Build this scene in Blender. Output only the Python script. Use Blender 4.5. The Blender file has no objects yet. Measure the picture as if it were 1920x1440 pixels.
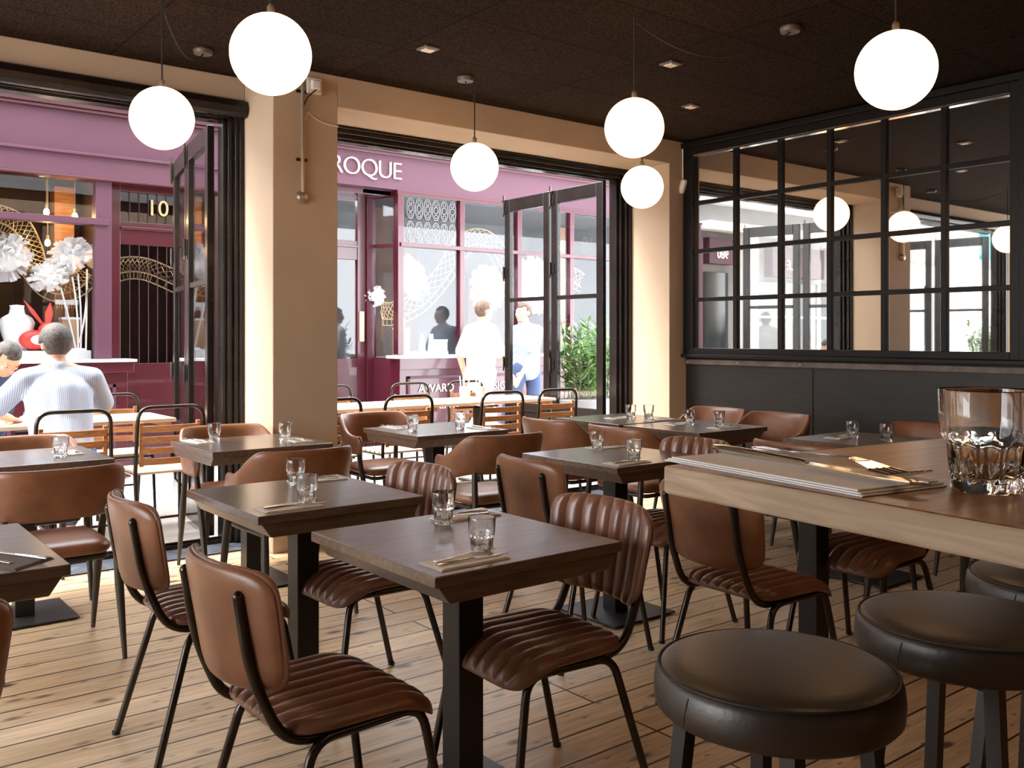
import bpy, bmesh, math, random
from mathutils import Vector, Matrix, Euler
random.seed(7)
D = bpy.data
sc = bpy.context.scene
COL = sc.collection
pi = math.pi

# ---------------------------------------------------------------- camera
cd = D.cameras.new('camera'); cam = D.objects.new('camera', cd); COL.objects.link(cam)
cam.location = (0, 0, 1.32)
cam.rotation_euler = (pi/2, 0, -math.radians(38.343))
cd.sensor_width = 36; cd.lens = 36*1739/1920; cd.shift_y = -91/1920
cd.clip_start = .05; cd.clip_end = 200
sc.camera = cam

# ---------------------------------------------------------------- world, sun, exposure
vs = sc.view_settings
vs.view_transform = 'Standard'; vs.look = 'None'; vs.gamma = 1; vs.use_curve_mapping = False
vs.exposure = 1.68
w = D.worlds.new('sky'); sc.world = w; w.use_nodes = True
wn = w.node_tree.nodes; bgn = wn['Background']
bgn.inputs[0].default_value = (.93, .96, 1, 1); bgn.inputs[1].default_value = 4.2
sl = D.lights.new('sun', 'SUN'); sl.energy = 4; sl.angle = math.radians(24); sl.color = (1, .95, .88)
so = D.objects.new('sun', sl); COL.objects.link(so)
so.rotation_euler = Vector((.50, -.26, -.82)).to_track_quat('-Z', 'Y').to_euler()
so.location = (-6, 9, 12)

# ---------------------------------------------------------------- materials
def nodemat(name):
    m = D.materials.new(name); m.use_nodes = True
    return m, m.node_tree.nodes, m.node_tree.links, m.node_tree.nodes['Principled BSDF']
def mat(name, col, rough=.5, metal=0, var=0, scale=8, bump=0, bscale=60, coat=0, stretch=None, spec=.5, sheen=0):
    m, n, l, b = nodemat(name)
    b.inputs['Base Color'].default_value = (*col, 1); b.inputs['Roughness'].default_value = rough
    b.inputs['Metallic'].default_value = metal; b.inputs['Coat Weight'].default_value = coat
    b.inputs['Specular IOR Level'].default_value = spec
    tc = n.new('ShaderNodeTexCoord'); mp = n.new('ShaderNodeMapping'); l.new(tc.outputs['Object'], mp.inputs[0])
    if stretch: mp.inputs['Scale'].default_value = stretch
    if var:
        t = n.new('ShaderNodeTexNoise'); t.inputs['Scale'].default_value = scale; t.inputs['Detail'].default_value = 5
        l.new(mp.outputs[0], t.inputs[0])
        r = n.new('ShaderNodeValToRGB'); r.color_ramp.elements[0].position = .3; r.color_ramp.elements[1].position = .7
        r.color_ramp.elements[0].color = (*[c*(1-var) for c in col], 1); r.color_ramp.elements[1].color = (*[min(1, c*(1+var)) for c in col], 1)
        l.new(t.outputs[0], r.inputs[0]); l.new(r.outputs[0], b.inputs['Base Color'])
    if bump:
        t = n.new('ShaderNodeTexNoise'); t.inputs['Scale'].default_value = bscale; t.inputs['Detail'].default_value = 3
        l.new(mp.outputs[0], t.inputs[0])
        bp = n.new('ShaderNodeBump'); bp.inputs['Strength'].default_value = bump; bp.inputs['Distance'].default_value = .003
        l.new(t.outputs[0], bp.inputs['Height']); l.new(bp.outputs[0], b.inputs['Normal'])
    return m
def emis(name, col, s):
    m, n, l, b = nodemat(name)
    b.inputs['Base Color'].default_value = (.9, .9, .88, 1)
    b.inputs['Emission Color'].default_value = (*col, 1); b.inputs['Emission Strength'].default_value = s
    return m
def pane_mat(name, refl=1.5, tint=(1, 1, 1), add=0.):
    m, n, l, b = nodemat(name); n.remove(b)
    o = n['Material Output']; tr = n.new('ShaderNodeBsdfTransparent'); tr.inputs[0].default_value = (*tint, 1)
    g = n.new('ShaderNodeBsdfGlossy'); g.inputs['Roughness'].default_value = .01
    f = n.new('ShaderNodeLayerWeight'); f.inputs[0].default_value = .5
    pw = n.new('ShaderNodeMath'); pw.operation = 'POWER'; pw.inputs[1].default_value = 5; l.new(f.outputs['Facing'], pw.inputs[0])
    ad = n.new('ShaderNodeMath'); ad.operation = 'MULTIPLY_ADD'; ad.inputs[1].default_value = .9-add; ad.inputs[2].default_value = .04+add
    mx = n.new('ShaderNodeMixShader')
    l.new(pw.outputs[0], ad.inputs[0]); l.new(ad.outputs[0], mx.inputs[0]); l.new(tr.outputs[0], mx.inputs[1]); l.new(g.outputs[0], mx.inputs[2]); l.new(mx.outputs[0], o.inputs[0])
    return m
def wood(name, dark, light, rough=.4, axis=0, scale=6, coat=0, stretch=14):
    m, n, l, b = nodemat(name)
    b.inputs['Roughness'].default_value = rough; b.inputs['Coat Weight'].default_value = coat; b.inputs['Coat Roughness'].default_value = .2
    tc = n.new('ShaderNodeTexCoord'); mp = n.new('ShaderNodeMapping'); l.new(tc.outputs['Object'], mp.inputs[0])
    s = [stretch, stretch, stretch]; s[axis] = 1.2; mp.inputs['Scale'].default_value = s
    t = n.new('ShaderNodeTexNoise'); t.inputs['Scale'].default_value = scale*.5; t.inputs['Detail'].default_value = 6; t.inputs['Distortion'].default_value = 1.2
    l.new(mp.outputs[0], t.inputs[0])
    r = n.new('ShaderNodeValToRGB'); r.color_ramp.elements[0].position = .33; r.color_ramp.elements[1].position = .68
    r.color_ramp.elements[0].color = (*dark, 1); r.color_ramp.elements[1].color = (*light, 1)
    l.new(t.outputs[0], r.inputs[0]); l.new(r.outputs[0], b.inputs['Base Color'])
    bp = n.new('ShaderNodeBump'); bp.inputs['Strength'].default_value = .15; bp.inputs['Distance'].default_value = .001
    l.new(t.outputs[0], bp.inputs['Height']); l.new(bp.outputs[0], b.inputs['Normal'])
    return m
def floor_mat():
    m, n, l, b = nodemat('pine_boards')
    tc = n.new('ShaderNodeTexCoord')
    br = n.new('ShaderNodeTexBrick'); l.new(tc.outputs['Object'], br.inputs[0])
    br.offset = .37; br.offset_frequency = 3; br.inputs['Scale'].default_value = 1
    br.inputs['Brick Width'].default_value = 2.3; br.inputs['Row Height'].default_value = .152; br.inputs['Mortar Size'].default_value = .0055; br.inputs['Mortar Smooth'].default_value = .35
    br.inputs['Color1'].default_value = (.72, .52, .32, 1); br.inputs['Color2'].default_value = (.56, .385, .225, 1); br.inputs['Mortar'].default_value = (.04, .022, .012, 1)
    br.inputs['Bias'].default_value = -.1
    mp = n.new('ShaderNodeMapping'); mp.inputs['Scale'].default_value = (1.1, 16, 1); l.new(tc.outputs['Object'], mp.inputs[0])
    g = n.new('ShaderNodeTexNoise'); g.inputs['Scale'].default_value = 3.2; g.inputs['Detail'].default_value = 6; g.inputs['Distortion'].default_value = .8; l.new(mp.outputs[0], g.inputs[0])
    gr = n.new('ShaderNodeValToRGB'); gr.color_ramp.elements[0].position = .3; gr.color_ramp.elements[1].position = .7
    gr.color_ramp.elements[0].color = (.62, .58, .54, 1); gr.color_ramp.elements[1].color = (1.18, 1.16, 1.12, 1); l.new(g.outputs[0], gr.inputs[0])
    mx = n.new('ShaderNodeMix'); mx.data_type = 'RGBA'; mx.blend_type = 'MULTIPLY'; mx.inputs[0].default_value = .8
    l.new(br.outputs['Color'], mx.inputs[6]); l.new(gr.outputs[0], mx.inputs[7])
    # knots
    mk = n.new('ShaderNodeMapping'); mk.inputs['Scale'].default_value = (2.6, 6.0, 1); l.new(tc.outputs['Object'], mk.inputs[0])
    vn = n.new('ShaderNodeTexVoronoi'); vn.inputs['Scale'].default_value = 1.45; l.new(mk.outputs[0], vn.inputs[0])
    kr = n.new('ShaderNodeValToRGB'); kr.color_ramp.elements[0].position = .08; kr.color_ramp.elements[1].position = .20
    kr.color_ramp.elements[0].color = (1, 1, 1, 1); kr.color_ramp.elements[1].color = (0, 0, 0, 1); l.new(vn.outputs['Distance'], kr.inputs[0])
    m2 = n.new('ShaderNodeMix'); m2.data_type = 'RGBA'; m2.inputs[7].default_value = (.10, .05, .025, 1)
    l.new(kr.outputs[0], m2.inputs[0]); l.new(mx.outputs[2], m2.inputs[6])
    # worn dents and nail holes
    mn = n.new('ShaderNodeMapping'); mn.inputs['Scale'].default_value = (5, 14, 1); l.new(tc.outputs['Object'], mn.inputs[0])
    v2 = n.new('ShaderNodeTexVoronoi'); v2.inputs['Scale'].default_value = 1.7; l.new(mn.outputs[0], v2.inputs[0])
    k2 = n.new('ShaderNodeValToRGB'); k2.color_ramp.elements[0].position = .07; k2.color_ramp.elements[1].position = .19
    k2.color_ramp.elements[0].color = (.75, .75, .75, 1); k2.color_ramp.elements[1].color = (0, 0, 0, 1); l.new(v2.outputs['Distance'], k2.inputs[0])
    m3 = n.new('ShaderNodeMix'); m3.data_type = 'RGBA'; m3.inputs[7].default_value = (.13, .07, .035, 1)
    l.new(k2.outputs[0], m3.inputs[0]); l.new(m2.outputs[2], m3.inputs[6])
    l.new(m3.outputs[2], b.inputs['Base Color'])
    b.inputs['Roughness'].default_value = .42
    bp = n.new('ShaderNodeBump'); bp.inputs['Strength'].default_value = .5; bp.inputs['Distance'].default_value = .003; bp.invert = True
    l.new(br.outputs['Fac'], bp.inputs['Height']); l.new(bp.outputs[0], b.inputs['Normal'])
    return m
def ceil_mat():
    m, n, l, b = nodemat('felt_panels')
    tc = n.new('ShaderNodeTexCoord'); mp = n.new('ShaderNodeMapping'); l.new(tc.outputs['Object'], mp.inputs[0])
    mp.inputs['Location'].default_value = (-1.52, -.01, 0)
    br = n.new('ShaderNodeTexBrick'); br.offset = 0; l.new(mp.outputs[0], br.inputs[0]); br.inputs['Scale'].default_value = 1
    br.inputs['Brick Width'].default_value = 1.265; br.inputs['Row Height'].default_value = .648; br.inputs['Mortar Size'].default_value = .008; br.inputs['Mortar Smooth'].default_value = .2
    br.inputs['Color1'].default_value = (.024, .0145, .0095, 1); br.inputs['Color2'].default_value = (.019, .011, .007, 1); br.inputs['Mortar'].default_value = (.010, .006, .004, 1)
    t = n.new('ShaderNodeTexNoise'); t.inputs['Scale'].default_value = 95; t.inputs['Detail'].default_value = 4; l.new(tc.outputs['Object'], t.inputs[0])
    r = n.new('ShaderNodeValToRGB'); r.color_ramp.elements[0].position = .35; r.color_ramp.elements[1].position = .7
    r.color_ramp.elements[0].color = (.3, .3, .3, 1); r.color_ramp.elements[1].color = (2.0, 2.0, 2.0, 1); l.new(t.outputs[0], r.inputs[0])
    mx = n.new('ShaderNodeMix'); mx.data_type = 'RGBA'; mx.blend_type = 'MULTIPLY'; mx.inputs[0].default_value = 1
    l.new(br.outputs[0], mx.inputs[6]); l.new(r.outputs[0], mx.inputs[7]); l.new(mx.outputs[2], b.inputs['Base Color'])
    b.inputs['Roughness'].default_value = .95; b.inputs['Specular IOR Level'].default_value = .08
    bp = n.new('ShaderNodeBump'); bp.inputs['Strength'].default_value = .6; bp.inputs['Distance'].default_value = .004
    l.new(t.outputs[0], bp.inputs['Height']); l.new(bp.outputs[0], b.inputs['Normal'])
    return m
M = {
 'plaster': mat('cream_plaster', (.46, .34, .235), .8, var=.05, scale=2.5, bump=.1, bscale=90),
 'darkwall': mat('dark_stained_panel', (.013, .010, .008), .45, var=.35, scale=5, stretch=(1, 1, 9), spec=.4),
 'rail': mat('worn_brown_rail', (.11, .08, .062), .5, var=.4, scale=9),
 'black': mat('black_gloss_paint', (.012, .009, .008), .24, var=.3, scale=4, bump=.12, bscale=25, coat=.05, spec=.3),
 'mirror_black': mat('black_frame_paint', (.008, .006, .005), .42, spec=.2),
 'column': mat('bronze_black_metal', (.022, .019, .017), .36, metal=.4),
 'plate': mat('black_plate_metal', (.030, .029, .030), .45, metal=.4),
 'tube': mat('dark_steel_tube', (.060, .052, .045), .24, metal=.85, var=.25, scale=14),
 'armleg': mat('dark_bronze_leg', (.050, .041, .034), .4, metal=.4),
 'leather': mat('tan_leather', (.215, .088, .041), .36, var=.3, scale=7, bump=.12, bscale=160),
 'leather_dark': mat('brown_ribbed_leather', (.190, .084, .050), .28, var=.28, scale=6, bump=.12, bscale=170),
 'stool': mat('black_brown_stool_leather', (.020, .013, .009), .40, bump=.15, bscale=150, spec=.75),
 'tabletop': wood('dark_oak_top', (.075, .044, .029), (.15, .095, .065), .30, 0, 6, coat=.5),
 'bartop': wood('oiled_bar_timber', (.17, .075, .025), (.36, .175, .06), .30, 0, 5, coat=.0),
 'baredge': wood('raw_bar_edge', (.25, .165, .10), (.47, .35, .235), .6, 1, 7),
 'slat': wood('oiled_teak', (.30, .125, .045), (.50, .24, .10), .45, 0, 8),
 'slatlight': wood('pale_teak', (.55, .38, .24), (.75, .58, .42), .5, 0, 8),  # paler teak for tabletop and seat slats
 'steel': mat('polished_steel', (.78, .74, .68), .14, metal=1),
 'napkin': mat('linen_napkin', (.74, .69, .62), .85, bump=.3, bscale=300),
 'napkin_white': mat('white_paper_napkin', (.92, .91, .89), .8, bump=.2, bscale=250),
 'napkin_grey': mat('grey_brown_napkin', (.17, .145, .12), .85, bump=.3, bscale=300),
 'maroon': mat('maroon_gloss_paint', (.062, .0065, .015), .28, var=.12, scale=2, coat=.3),
 'pink': mat('plum_fascia_paint', (.085, .033, .052), .5, var=.06, scale=1.5, spec=.3),
 'shopbrown': mat('shop_interior_brown', (.085, .042, .028), .7, var=.3, scale=3),
 'shopgrey': mat('shop_interior_grey', (.075, .082, .09), .7),
 'white': mat('white_paint', (.70, .69, .67), .6),
 'offwhite': mat('aged_white_plastic', (.72, .66, .56), .4),
 'gold': mat('pale_gold_wire', (.72, .55, .30), .35, metal=.6),
 'paper': mat('white_paper_petals', (.95, .94, .92), .8),
 'card': mat('kraft_box', (.44, .29, .17), .8),
 'red': mat('red_lacquer', (.72, .045, .03), .4),
 'pave': mat('pale_paving', (.55, .51, .48), .8, var=.15, scale=3),
 'slate': mat('dark_slate_sill', (.055, .065, .085), .5, var=.55, scale=14, bump=.3, bscale=40),
 'leaf': mat('green_leaves', (.13, .26, .06), .45, var=.4, scale=20),
 'soil': mat('planter_grey', (.20, .19, .19), .7),
 'skin': mat('skin', (.62, .33, .23), .5, var=.08, scale=12),
 'shirt': mat('pale_blue_shirt', (.62, .68, .80), .8, var=.06, scale=6),
 'shirt_white': mat('white_shirt', (.85, .85, .85), .8),
 'navy': mat('navy_cloth', (.045, .075, .16), .85),
 'denim': mat('blue_denim', (.06, .12, .26), .85),
 'greyhair': mat('grey_hair', (.055, .045, .040), .7, var=.6, scale=45, bump=.8, bscale=120),
 'brownhair': mat('brown_hair', (.10, .06, .04), .7, var=.4, scale=40, bump=.8, bscale=120),
 'brick': mat('grey_render', (.34, .34, .34), .85, var=.08, scale=2),
 'teal': mat('teal_sign', (.02, .25, .29), .5),
 'darkglass': mat('dark_window', (.03, .035, .04), .08),
 'silver': mat('brushed_conduit', (.45, .38, .30), .35, metal=.8),
 'cord': mat('black_cord', (.012, .010, .009), .6),
 'globe': emis('opal_globe', (1, .56, .27), 2.1),
 'bulb': emis('warm_bulb', (1, .62, .25), 40),
 'pane': pane_mat('door_glass', 1.45, (.97, .98, .98)),
 'shopglass': pane_mat('shop_glass', 1.5, (.93, .94, .96), .0),
 'letters': mat('white_letters', (.90, .84, .76), .5),
 'green_dark': mat('olive_leaf', (.10, .13, .05), .6),
}
m, n, l, b = nodemat('mirror_silver'); b.inputs['Base Color'].default_value = (.64, .62, .59, 1); b.inputs['Metallic'].default_value = 1; b.inputs['Roughness'].default_value = .015
M['mirror'] = m
m, n, l, b = nodemat('tumbler_glass'); b.inputs['Base Color'].default_value = (.99, 1, 1, 1); b.inputs['Transmission Weight'].default_value = 1; b.inputs['Roughness'].default_value = 0; b.inputs['IOR'].default_value = 1.47
M['glass'] = m
M['floor'] = floor_mat(); M['ceiling'] = ceil_mat()
# striped shirt: fine vertical woven stripes in the cloth itself
m = M['shirt']; n = m.node_tree.nodes; l = m.node_tree.links
wv = n.new('ShaderNodeTexWave'); wv.inputs['Scale'].default_value = 28; wv.bands_direction = 'X'; tcs = n.new('ShaderNodeTexCoord'); l.new(tcs.outputs['Object'], wv.inputs[0])
rr = n.new('ShaderNodeValToRGB'); rr.color_ramp.elements[0].color = (.22, .27, .40, 1); rr.color_ramp.elements[1].color = (.46, .50, .58, 1); rr.color_ramp.elements[1].position = .6
l.new(wv.outputs[0], rr.inputs[0]); l.new(rr.outputs[0], n['Principled BSDF'].inputs['Base Color'])

# ---------------------------------------------------------------- mesh builder
class MB:
    def __init__(s): s.v = []; s.f = []; s.sm = []
    def add(s, vs, fs, smooth=False):
        o = len(s.v); s.v += [tuple(p) for p in vs]; s.f += [tuple(i+o for i in f) for f in fs]; s.sm += [smooth]*len(fs); return s
    def box(s, a, b, mtx=None):
        x0, y0, z0 = a; x1, y1, z1 = b
        vs = [Vector(p) for p in ((x0,y0,z0),(x1,y0,z0),(x1,y1,z0),(x0,y1,z0),(x0,y0,z1),(x1,y0,z1),(x1,y1,z1),(x0,y1,z1))]
        if mtx: vs = [mtx @ p for p in vs]
        return s.add(vs, [(3,2,1,0),(4,5,6,7),(0,1,5,4),(1,2,6,5),(2,3,7,6),(3,0,4,7)])
    def cbox(s, c, d, mtx=None):
        return s.box([c[i]-d[i]/2 for i in range(3)], [c[i]+d[i]/2 for i in range(3)], mtx)
    def hexa(s, bottom, top):   # two quads, same winding
        return s.add(list(bottom)+list(top), [(3,2,1,0),(4,5,6,7),(0,1,5,4),(1,2,6,5),(2,3,7,6),(3,0,4,7)])
    def tube(s, pts, r, seg=10, closed=False, square=False, flat=1):
        pts = [Vector(p) for p in pts]; n = len(pts)
        rs = r if isinstance(r, (list, tuple)) else [r]*n
        if square: seg = 4
        ring = []; prev = None
        for i, p in enumerate(pts):
            if closed: t = pts[(i+1) % n]-pts[i-1]
            else: t = pts[min(i+1, n-1)]-pts[max(i-1, 0)]
            t.normalize()
            if prev is None:
                a = Vector((0,0,1)) if abs(t.z) < .9 else Vector((0,1,0)) if not square else Vector((1,0,0))
                u = t.cross(a).normalized()
            else:
                u = (prev - t*prev.dot(t)).normalized()
            prev = u; v = t.cross(u)
            for k in range(seg):
                an = 2*pi*k/seg + (pi/4 if square else 0); q = rs[i]*(1.414 if square else 1)
                ring.append(p+u*math.cos(an)*q+v*math.sin(an)*q*flat)
        fs = []
        for i in range(n if closed else n-1):
            j = (i+1) % n
            for k in range(seg):
                k2 = (k+1) % seg
                fs.append((i*seg+k, i*seg+k2, j*seg+k2, j*seg+k))
        if not closed:
            fs.append(tuple(range(seg-1, -1, -1))); fs.append(tuple((n-1)*seg+k for k in range(seg)))
        return s.add(ring, fs, not square)
    def lathe(s, prof, c=(0,0,0), seg=32, mod=None):
        vs = []
        for (r, z) in prof:
            for k in range(seg):
                a = 2*pi*k/seg; q = r*(mod(a, z) if mod else 1)
                vs.append((c[0]+q*math.cos(a), c[1]+q*math.sin(a), c[2]+z))
        fs = []
        for i in range(len(prof)-1):
            for k in range(seg):
                k2 = (k+1) % seg; fs.append((i*seg+k, i*seg+k2, (i+1)*seg+k2, (i+1)*seg+k))
        fs.append(tuple(range(seg-1, -1, -1))); fs.append(tuple((len(prof)-1)*seg+k for k in range(seg)))
        return s.add(vs, fs, True)
    def ball(s, c, r, seg=16, rings=10, mtx=None):
        r = r if isinstance(r, (tuple, list)) else (r, r, r)
        vs = []; c = Vector(c)
        for i in range(rings+1):
            th = pi*i/rings; q = max(math.sin(th), .002)
            for k in range(seg):
                a = 2*pi*k/seg; p = Vector((r[0]*q*math.cos(a), r[1]*q*math.sin(a), -r[2]*math.cos(th)))
                if mtx: p = mtx @ p
                vs.append(c+p)
        fs = [(i*seg+k, i*seg+(k+1) % seg, (i+1)*seg+(k+1) % seg, (i+1)*seg+k) for i in range(rings) for k in range(seg)]
        fs.append(tuple(range(seg-1, -1, -1))); fs.append(tuple(rings*seg+k for k in range(seg)))
        return s.add(vs, fs, True)
    def prism(s, poly, z0, z1):
        n = len(poly); vs = [(x, y, z0) for x, y in poly]+[(x, y, z1) for x, y in poly]
        return s.add(vs, [tuple(range(n-1, -1, -1)), tuple(range(n, 2*n))]+[(i, (i+1) % n, n+(i+1) % n, n+i) for i in range(n)])
    def build(s, name, m, parent=None, bevel=0, loc=None, weld=False, angle=35):
        me = D.meshes.new(name); me.from_pydata(s.v, [], s.f)
        me.polygons.foreach_set('use_smooth', s.sm)
        bm = bmesh.new(); bm.from_mesh(me)
        if weld: bmesh.ops.remove_doubles(bm, verts=bm.verts, dist=1e-5)
        bmesh.ops.recalc_face_normals(bm, faces=bm.faces); bm.to_mesh(me); bm.free()
        if any(s.sm): me.set_sharp_from_angle(angle=math.radians(angle))
        for mm in (m if isinstance(m, list) else [m]): me.materials.append(mm)
        o = D.objects.new(name, me); COL.objects.link(o)
        if loc: o.location = loc
        if parent: o.parent = parent
        if bevel:
            bv = o.modifiers.new('bevel', 'BEVEL'); bv.width = bevel; bv.segments = 2; bv.limit_method = 'ANGLE'; bv.angle_limit = .6
        return o
def fillet(pts, r, n=5):
    pts = [Vector(p) for p in pts]; out = [pts[0]]
    for i in range(1, len(pts)-1):
        a, b, c = pts[i-1], pts[i], pts[i+1]
        d1 = (a-b); d2 = (c-b); q = min(r, d1.length*.48, d2.length*.48)
        p1 = b+d1.normalized()*q; p2 = b+d2.normalized()*q
        for k in range(n+1):
            t = k/n; out.append(p1*(1-t)**2+b*2*t*(1-t)+p2*t*t)
    out.append(pts[-1]); return out
def tag(o, label=None, cat=None, group=None, kind=None):
    if label: o['label'] = label
    if cat: o['category'] = cat
    if group: o['group'] = group
    if kind: o['kind'] = kind
    return o
def empty(name, loc=(0,0,0), rz=0, label=None, cat=None, group=None, kind=None):
    o = D.objects.new(name, None); COL.objects.link(o); o.location = loc; o.rotation_euler = (0, 0, rz); o.empty_display_size = .1
    return tag(o, label, cat, group, kind)
def copy_tree(o, parent=None):
    c = o.copy(); COL.objects.link(c)
    if parent: c.parent = parent; c.matrix_parent_inverse = o.matrix_parent_inverse.copy()
    for ch in [x for x in D.objects if x.parent == o]: copy_tree(ch, c)
    return c
class Kind:   # first placement uses the prototype itself, later ones copy it
    def __init__(s, root): s.r = root; s.used = False
    def put(s, loc, rz=0, label=None, group=None, scale=None):
        o = s.r if not s.used else copy_tree(s.r); s.used = True
        o.location = loc if len(loc) == 3 else (*loc, 0); o.rotation_euler = (0, 0, rz)
        if scale: o.scale = (scale,)*3
        if label: o['label'] = label
        if group: o['group'] = group
        return o
def struct(o): o['kind'] = 'structure'; return o
def text(body, size, ext, name, m, parent, loc, rot, font_shear=0, spacing=1, bold=0):
    cu = D.curves.new(name, 'FONT'); cu.body = body; cu.size = size; cu.extrude = ext; cu.align_x = 'CENTER'; cu.align_y = 'CENTER'; cu.space_character = spacing; cu.offset = bold
    t = D.objects.new('tmp', cu); COL.objects.link(t)
    dg = bpy.context.evaluated_depsgraph_get(); me = D.meshes.new_from_object(t.evaluated_get(dg))
    D.objects.remove(t); D.curves.remove(cu); me.name = name
    me.materials.clear(); me.materials.append(m)
    o = D.objects.new(name, me); COL.objects.link(o); o.parent = parent; o.location = loc; o.rotation_euler = rot
    return o

# ================================================================ ROOM SHELL
CZ = 2.962; PF = 5.284; PB = 5.90; P2 = 5.71; RX = 6.077
LX = -3.4; BY = -2.6
struct(MB().box((LX, BY, -.12), (RX+.1, 5.49, 0)).build('floor', M['floor']))
struct(MB().box((LX, BY, CZ), (RX+.1, PB, CZ+.12)).build('ceiling', M['ceiling']))
wf = MB()
wf.box((-1.0, P2, 2.82), (2.34, PB, CZ)); wf.box((2.34, PF, 0), (2.775, PB, CZ)); wf.box((2.775, PF, 2.764), (5.863, PB, CZ)); wf.box((5.863, PF, 0), (RX, PB, CZ)); wf.box((-1.2, P2, 0), (-1.0, PB, CZ)); wf.box((LX, P2, 2.82), (-1.2, PB, CZ)); wf.box((LX, P2, 0), (-3.2, PB, CZ))
struct(wf.build('wall_front', M['plaster'], bevel=.006))
struct(MB().box((RX, BY, 0), (RX+.1, PB, 1.08)).build('wall_right', M['darkwall']))
struct(MB().box((RX, BY, 1.08), (RX+.1, PB, CZ)).build('wall_right_upper', M['mirror_black']))
wl = MB(); wl.box((LX-.1, BY, 0), (LX, PB, .8)); wl.box((LX-.1, BY, 2.75), (LX, PB, CZ)); wl.box((LX-.1, 5.2, .8), (LX, PB, 2.75)); wl.box((LX-.1, BY, .8), (LX, 1.5, 2.75))  # window gap in this unseen wall added for daylight from the left
struct(wl.build('wall_left', M['plaster']))
wb = MB(); wb.box((LX, BY-.1, 0), (RX, BY, CZ))
struct(wb.build('wall_back', M['plaster']))
struct(MB().box((-3.2, 5.49, -.10), (5.863, PB, -.006)).build('trim_1', M['slate']))
th = MB()
for (a, b) in ((-1.0, 2.34), (2.775, 5.863)):
    th.box((a, 5.80, -.006), (b, 5.815, .018)); th.box((a, 5.86, -.006), (b, 5.885, .022)); th.box((a, 5.485, -.01), (b, 5.50, .006))
struct(th.build('trim_2', M['black']))
# wainscot joints and the worn rail on the dark wall
pn = MB()
for y in (4.05, 2.45, .85): pn.box((RX-.004, y-.003, .05), (RX+.001, y+.003, 1.07))
struct(pn.build('trim_3', M['mirror_black']))
rl = MB().box((RX-.03, -1, 1.078), (RX, 5.28, 1.12)); ro = struct(rl.build('trim_4', M['rail'], bevel=.003))
sv = MB()
for y in (5.24, 4.72, 4.14, 3.56, 2.98, 2.62): sv.ball((RX-.031, y, 1.10), .006, 8, 6)
sv.build('screw', M['steel'], ro)

struct(MB().box((-16, 5.45, CZ+.13), (15, PB+.02, 6.6)).build('wall_added_storey', M['brick']))  # unseen storey added to block sky and dim reflections in the shop glass
# ---- window heads and jambs (black joinery of the two openings)
def opening(num, xa, xb, zt):
    e = empty('window_%d' % num, ((xa+xb)/2, 5.78, 0), kind='structure'); c = -(xa+xb)/2
    h = MB()
    for y0, y1, z0, z1 in ((5.715, 5.76, zt-.055, zt), (5.735, 5.80, zt-.085, zt-.04), (5.77, 5.84, zt-.115, zt-.06), (5.80, 5.89, zt-.13, zt)):
        h.box((xa+c, y0-5.78, z0), (xb+c, y1-5.78, z1))
    h.build('head_rail', M['black'], e, bevel=.004)
    for side, x in ((1, xa), (-1, xb)):
        j = MB()
        for a, b, y0, y1 in ((0, .030, 5.715, 5.80), (.026, .052, 5.735, 5.85), (.048, .085, 5.77, 5.88), (.082, .11, 5.80, 5.89)):
            xs = sorted((x+side*a+c, x+side*b+c)); j.box((xs[0], y0-5.78, .0), (xs[1], y1-5.78, zt-.04))
        j.build('jamb', M['black'], e, bevel=.003)
    return e
opening(1, -1.0, 2.34, 2.82); opening(3, -3.2, -1.2, 2.82); opening(2, 2.775, 5.863, 2.80)  # third opening, out of view, added to bring in more daylight
# folded shutter hood at the pillar end of the left opening
hd = MB(); prof = [(0, 0), (.045, -.0), (.07, .02), (.075, .06), (.06, .10), (0, .11)]
vs_ = [(x, P2-y, 2.70+z) for x in (-1.0, 2.33) for (y, z) in prof]; k = len(prof)
hd.add(vs_, [tuple(range(k)), tuple(range(2*k-1, k-1, -1))]+[(i, (i+1) % k, k+(i+1) % k, k+i) for i in range(k)])
struct(hd.build('trim_5', M['black'], bevel=.003))

# ---- folding glazed leaves
def leaf(num, p0, p1, hinge_top=True, thick=.045):
    p0 = Vector((*p0, 0)); p1 = Vector((*p1, 0)); d = p1-p0; L = d.length; rz = math.atan2(d.y, d.x)
    e = empty('door_%d' % num, p0, rz, kind='structure'); t = thick/2
    st = .085; f = MB()
    f.box((0, -t, .02), (st, t, 2.685)); f.box((L-st, -t, .02), (L, t, 2.685)); f.box((st, -t, 2.56), (L-st, t, 2.685)); f.box((st, -t, .02), (L-st, t, .20)); f.box((st, -t, .58), (L-st, t, .66))
    f.build('door_frame', M['black'], e, bevel=.005)
    MB().box((st, -.012, .20), (L-st, .012, .58)).build('panel', M['black'], e, bevel=.004)
    g = MB().box((st, -.016, 1.655), (L-st, .016, 1.695)); g.build('glazing_bar', M['black'], e, bevel=.005)
    for z0, z1 in ((.66, 1.655), (1.695, 2.56)):
        MB().box((st, -.003, z0), (L-st, .003, z1)).build('pane', M['pane'], e)
    for z in (.35, 1.05, 1.95, 2.60):
        h = MB(); h.tube([(L, t+.012, z-.06), (L, t+.012, z+.06)], .011, 8); h.box((L-.05, t, z-.045), (L+.0, t+.006, z+.045)); h.tube([(L, t+.012, z-.085), (L, t+.012, z-.06)], .007, 6)
        if z == 2.60: h.tube([(L-.03, t+.012, z+.075), (L+.03, t+.012, z+.075)], .008, 6); h.tube([(L, t+.012, z+.06), (L, t+.012, z+.13)], .008, 6)
        h.build('hinge', M['tube'], e)
    return e
leaf(1, (2.200, 5.93), (2.315, 6.66)); leaf(2, (2.325, 6.70), (2.475, 7.43))
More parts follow.
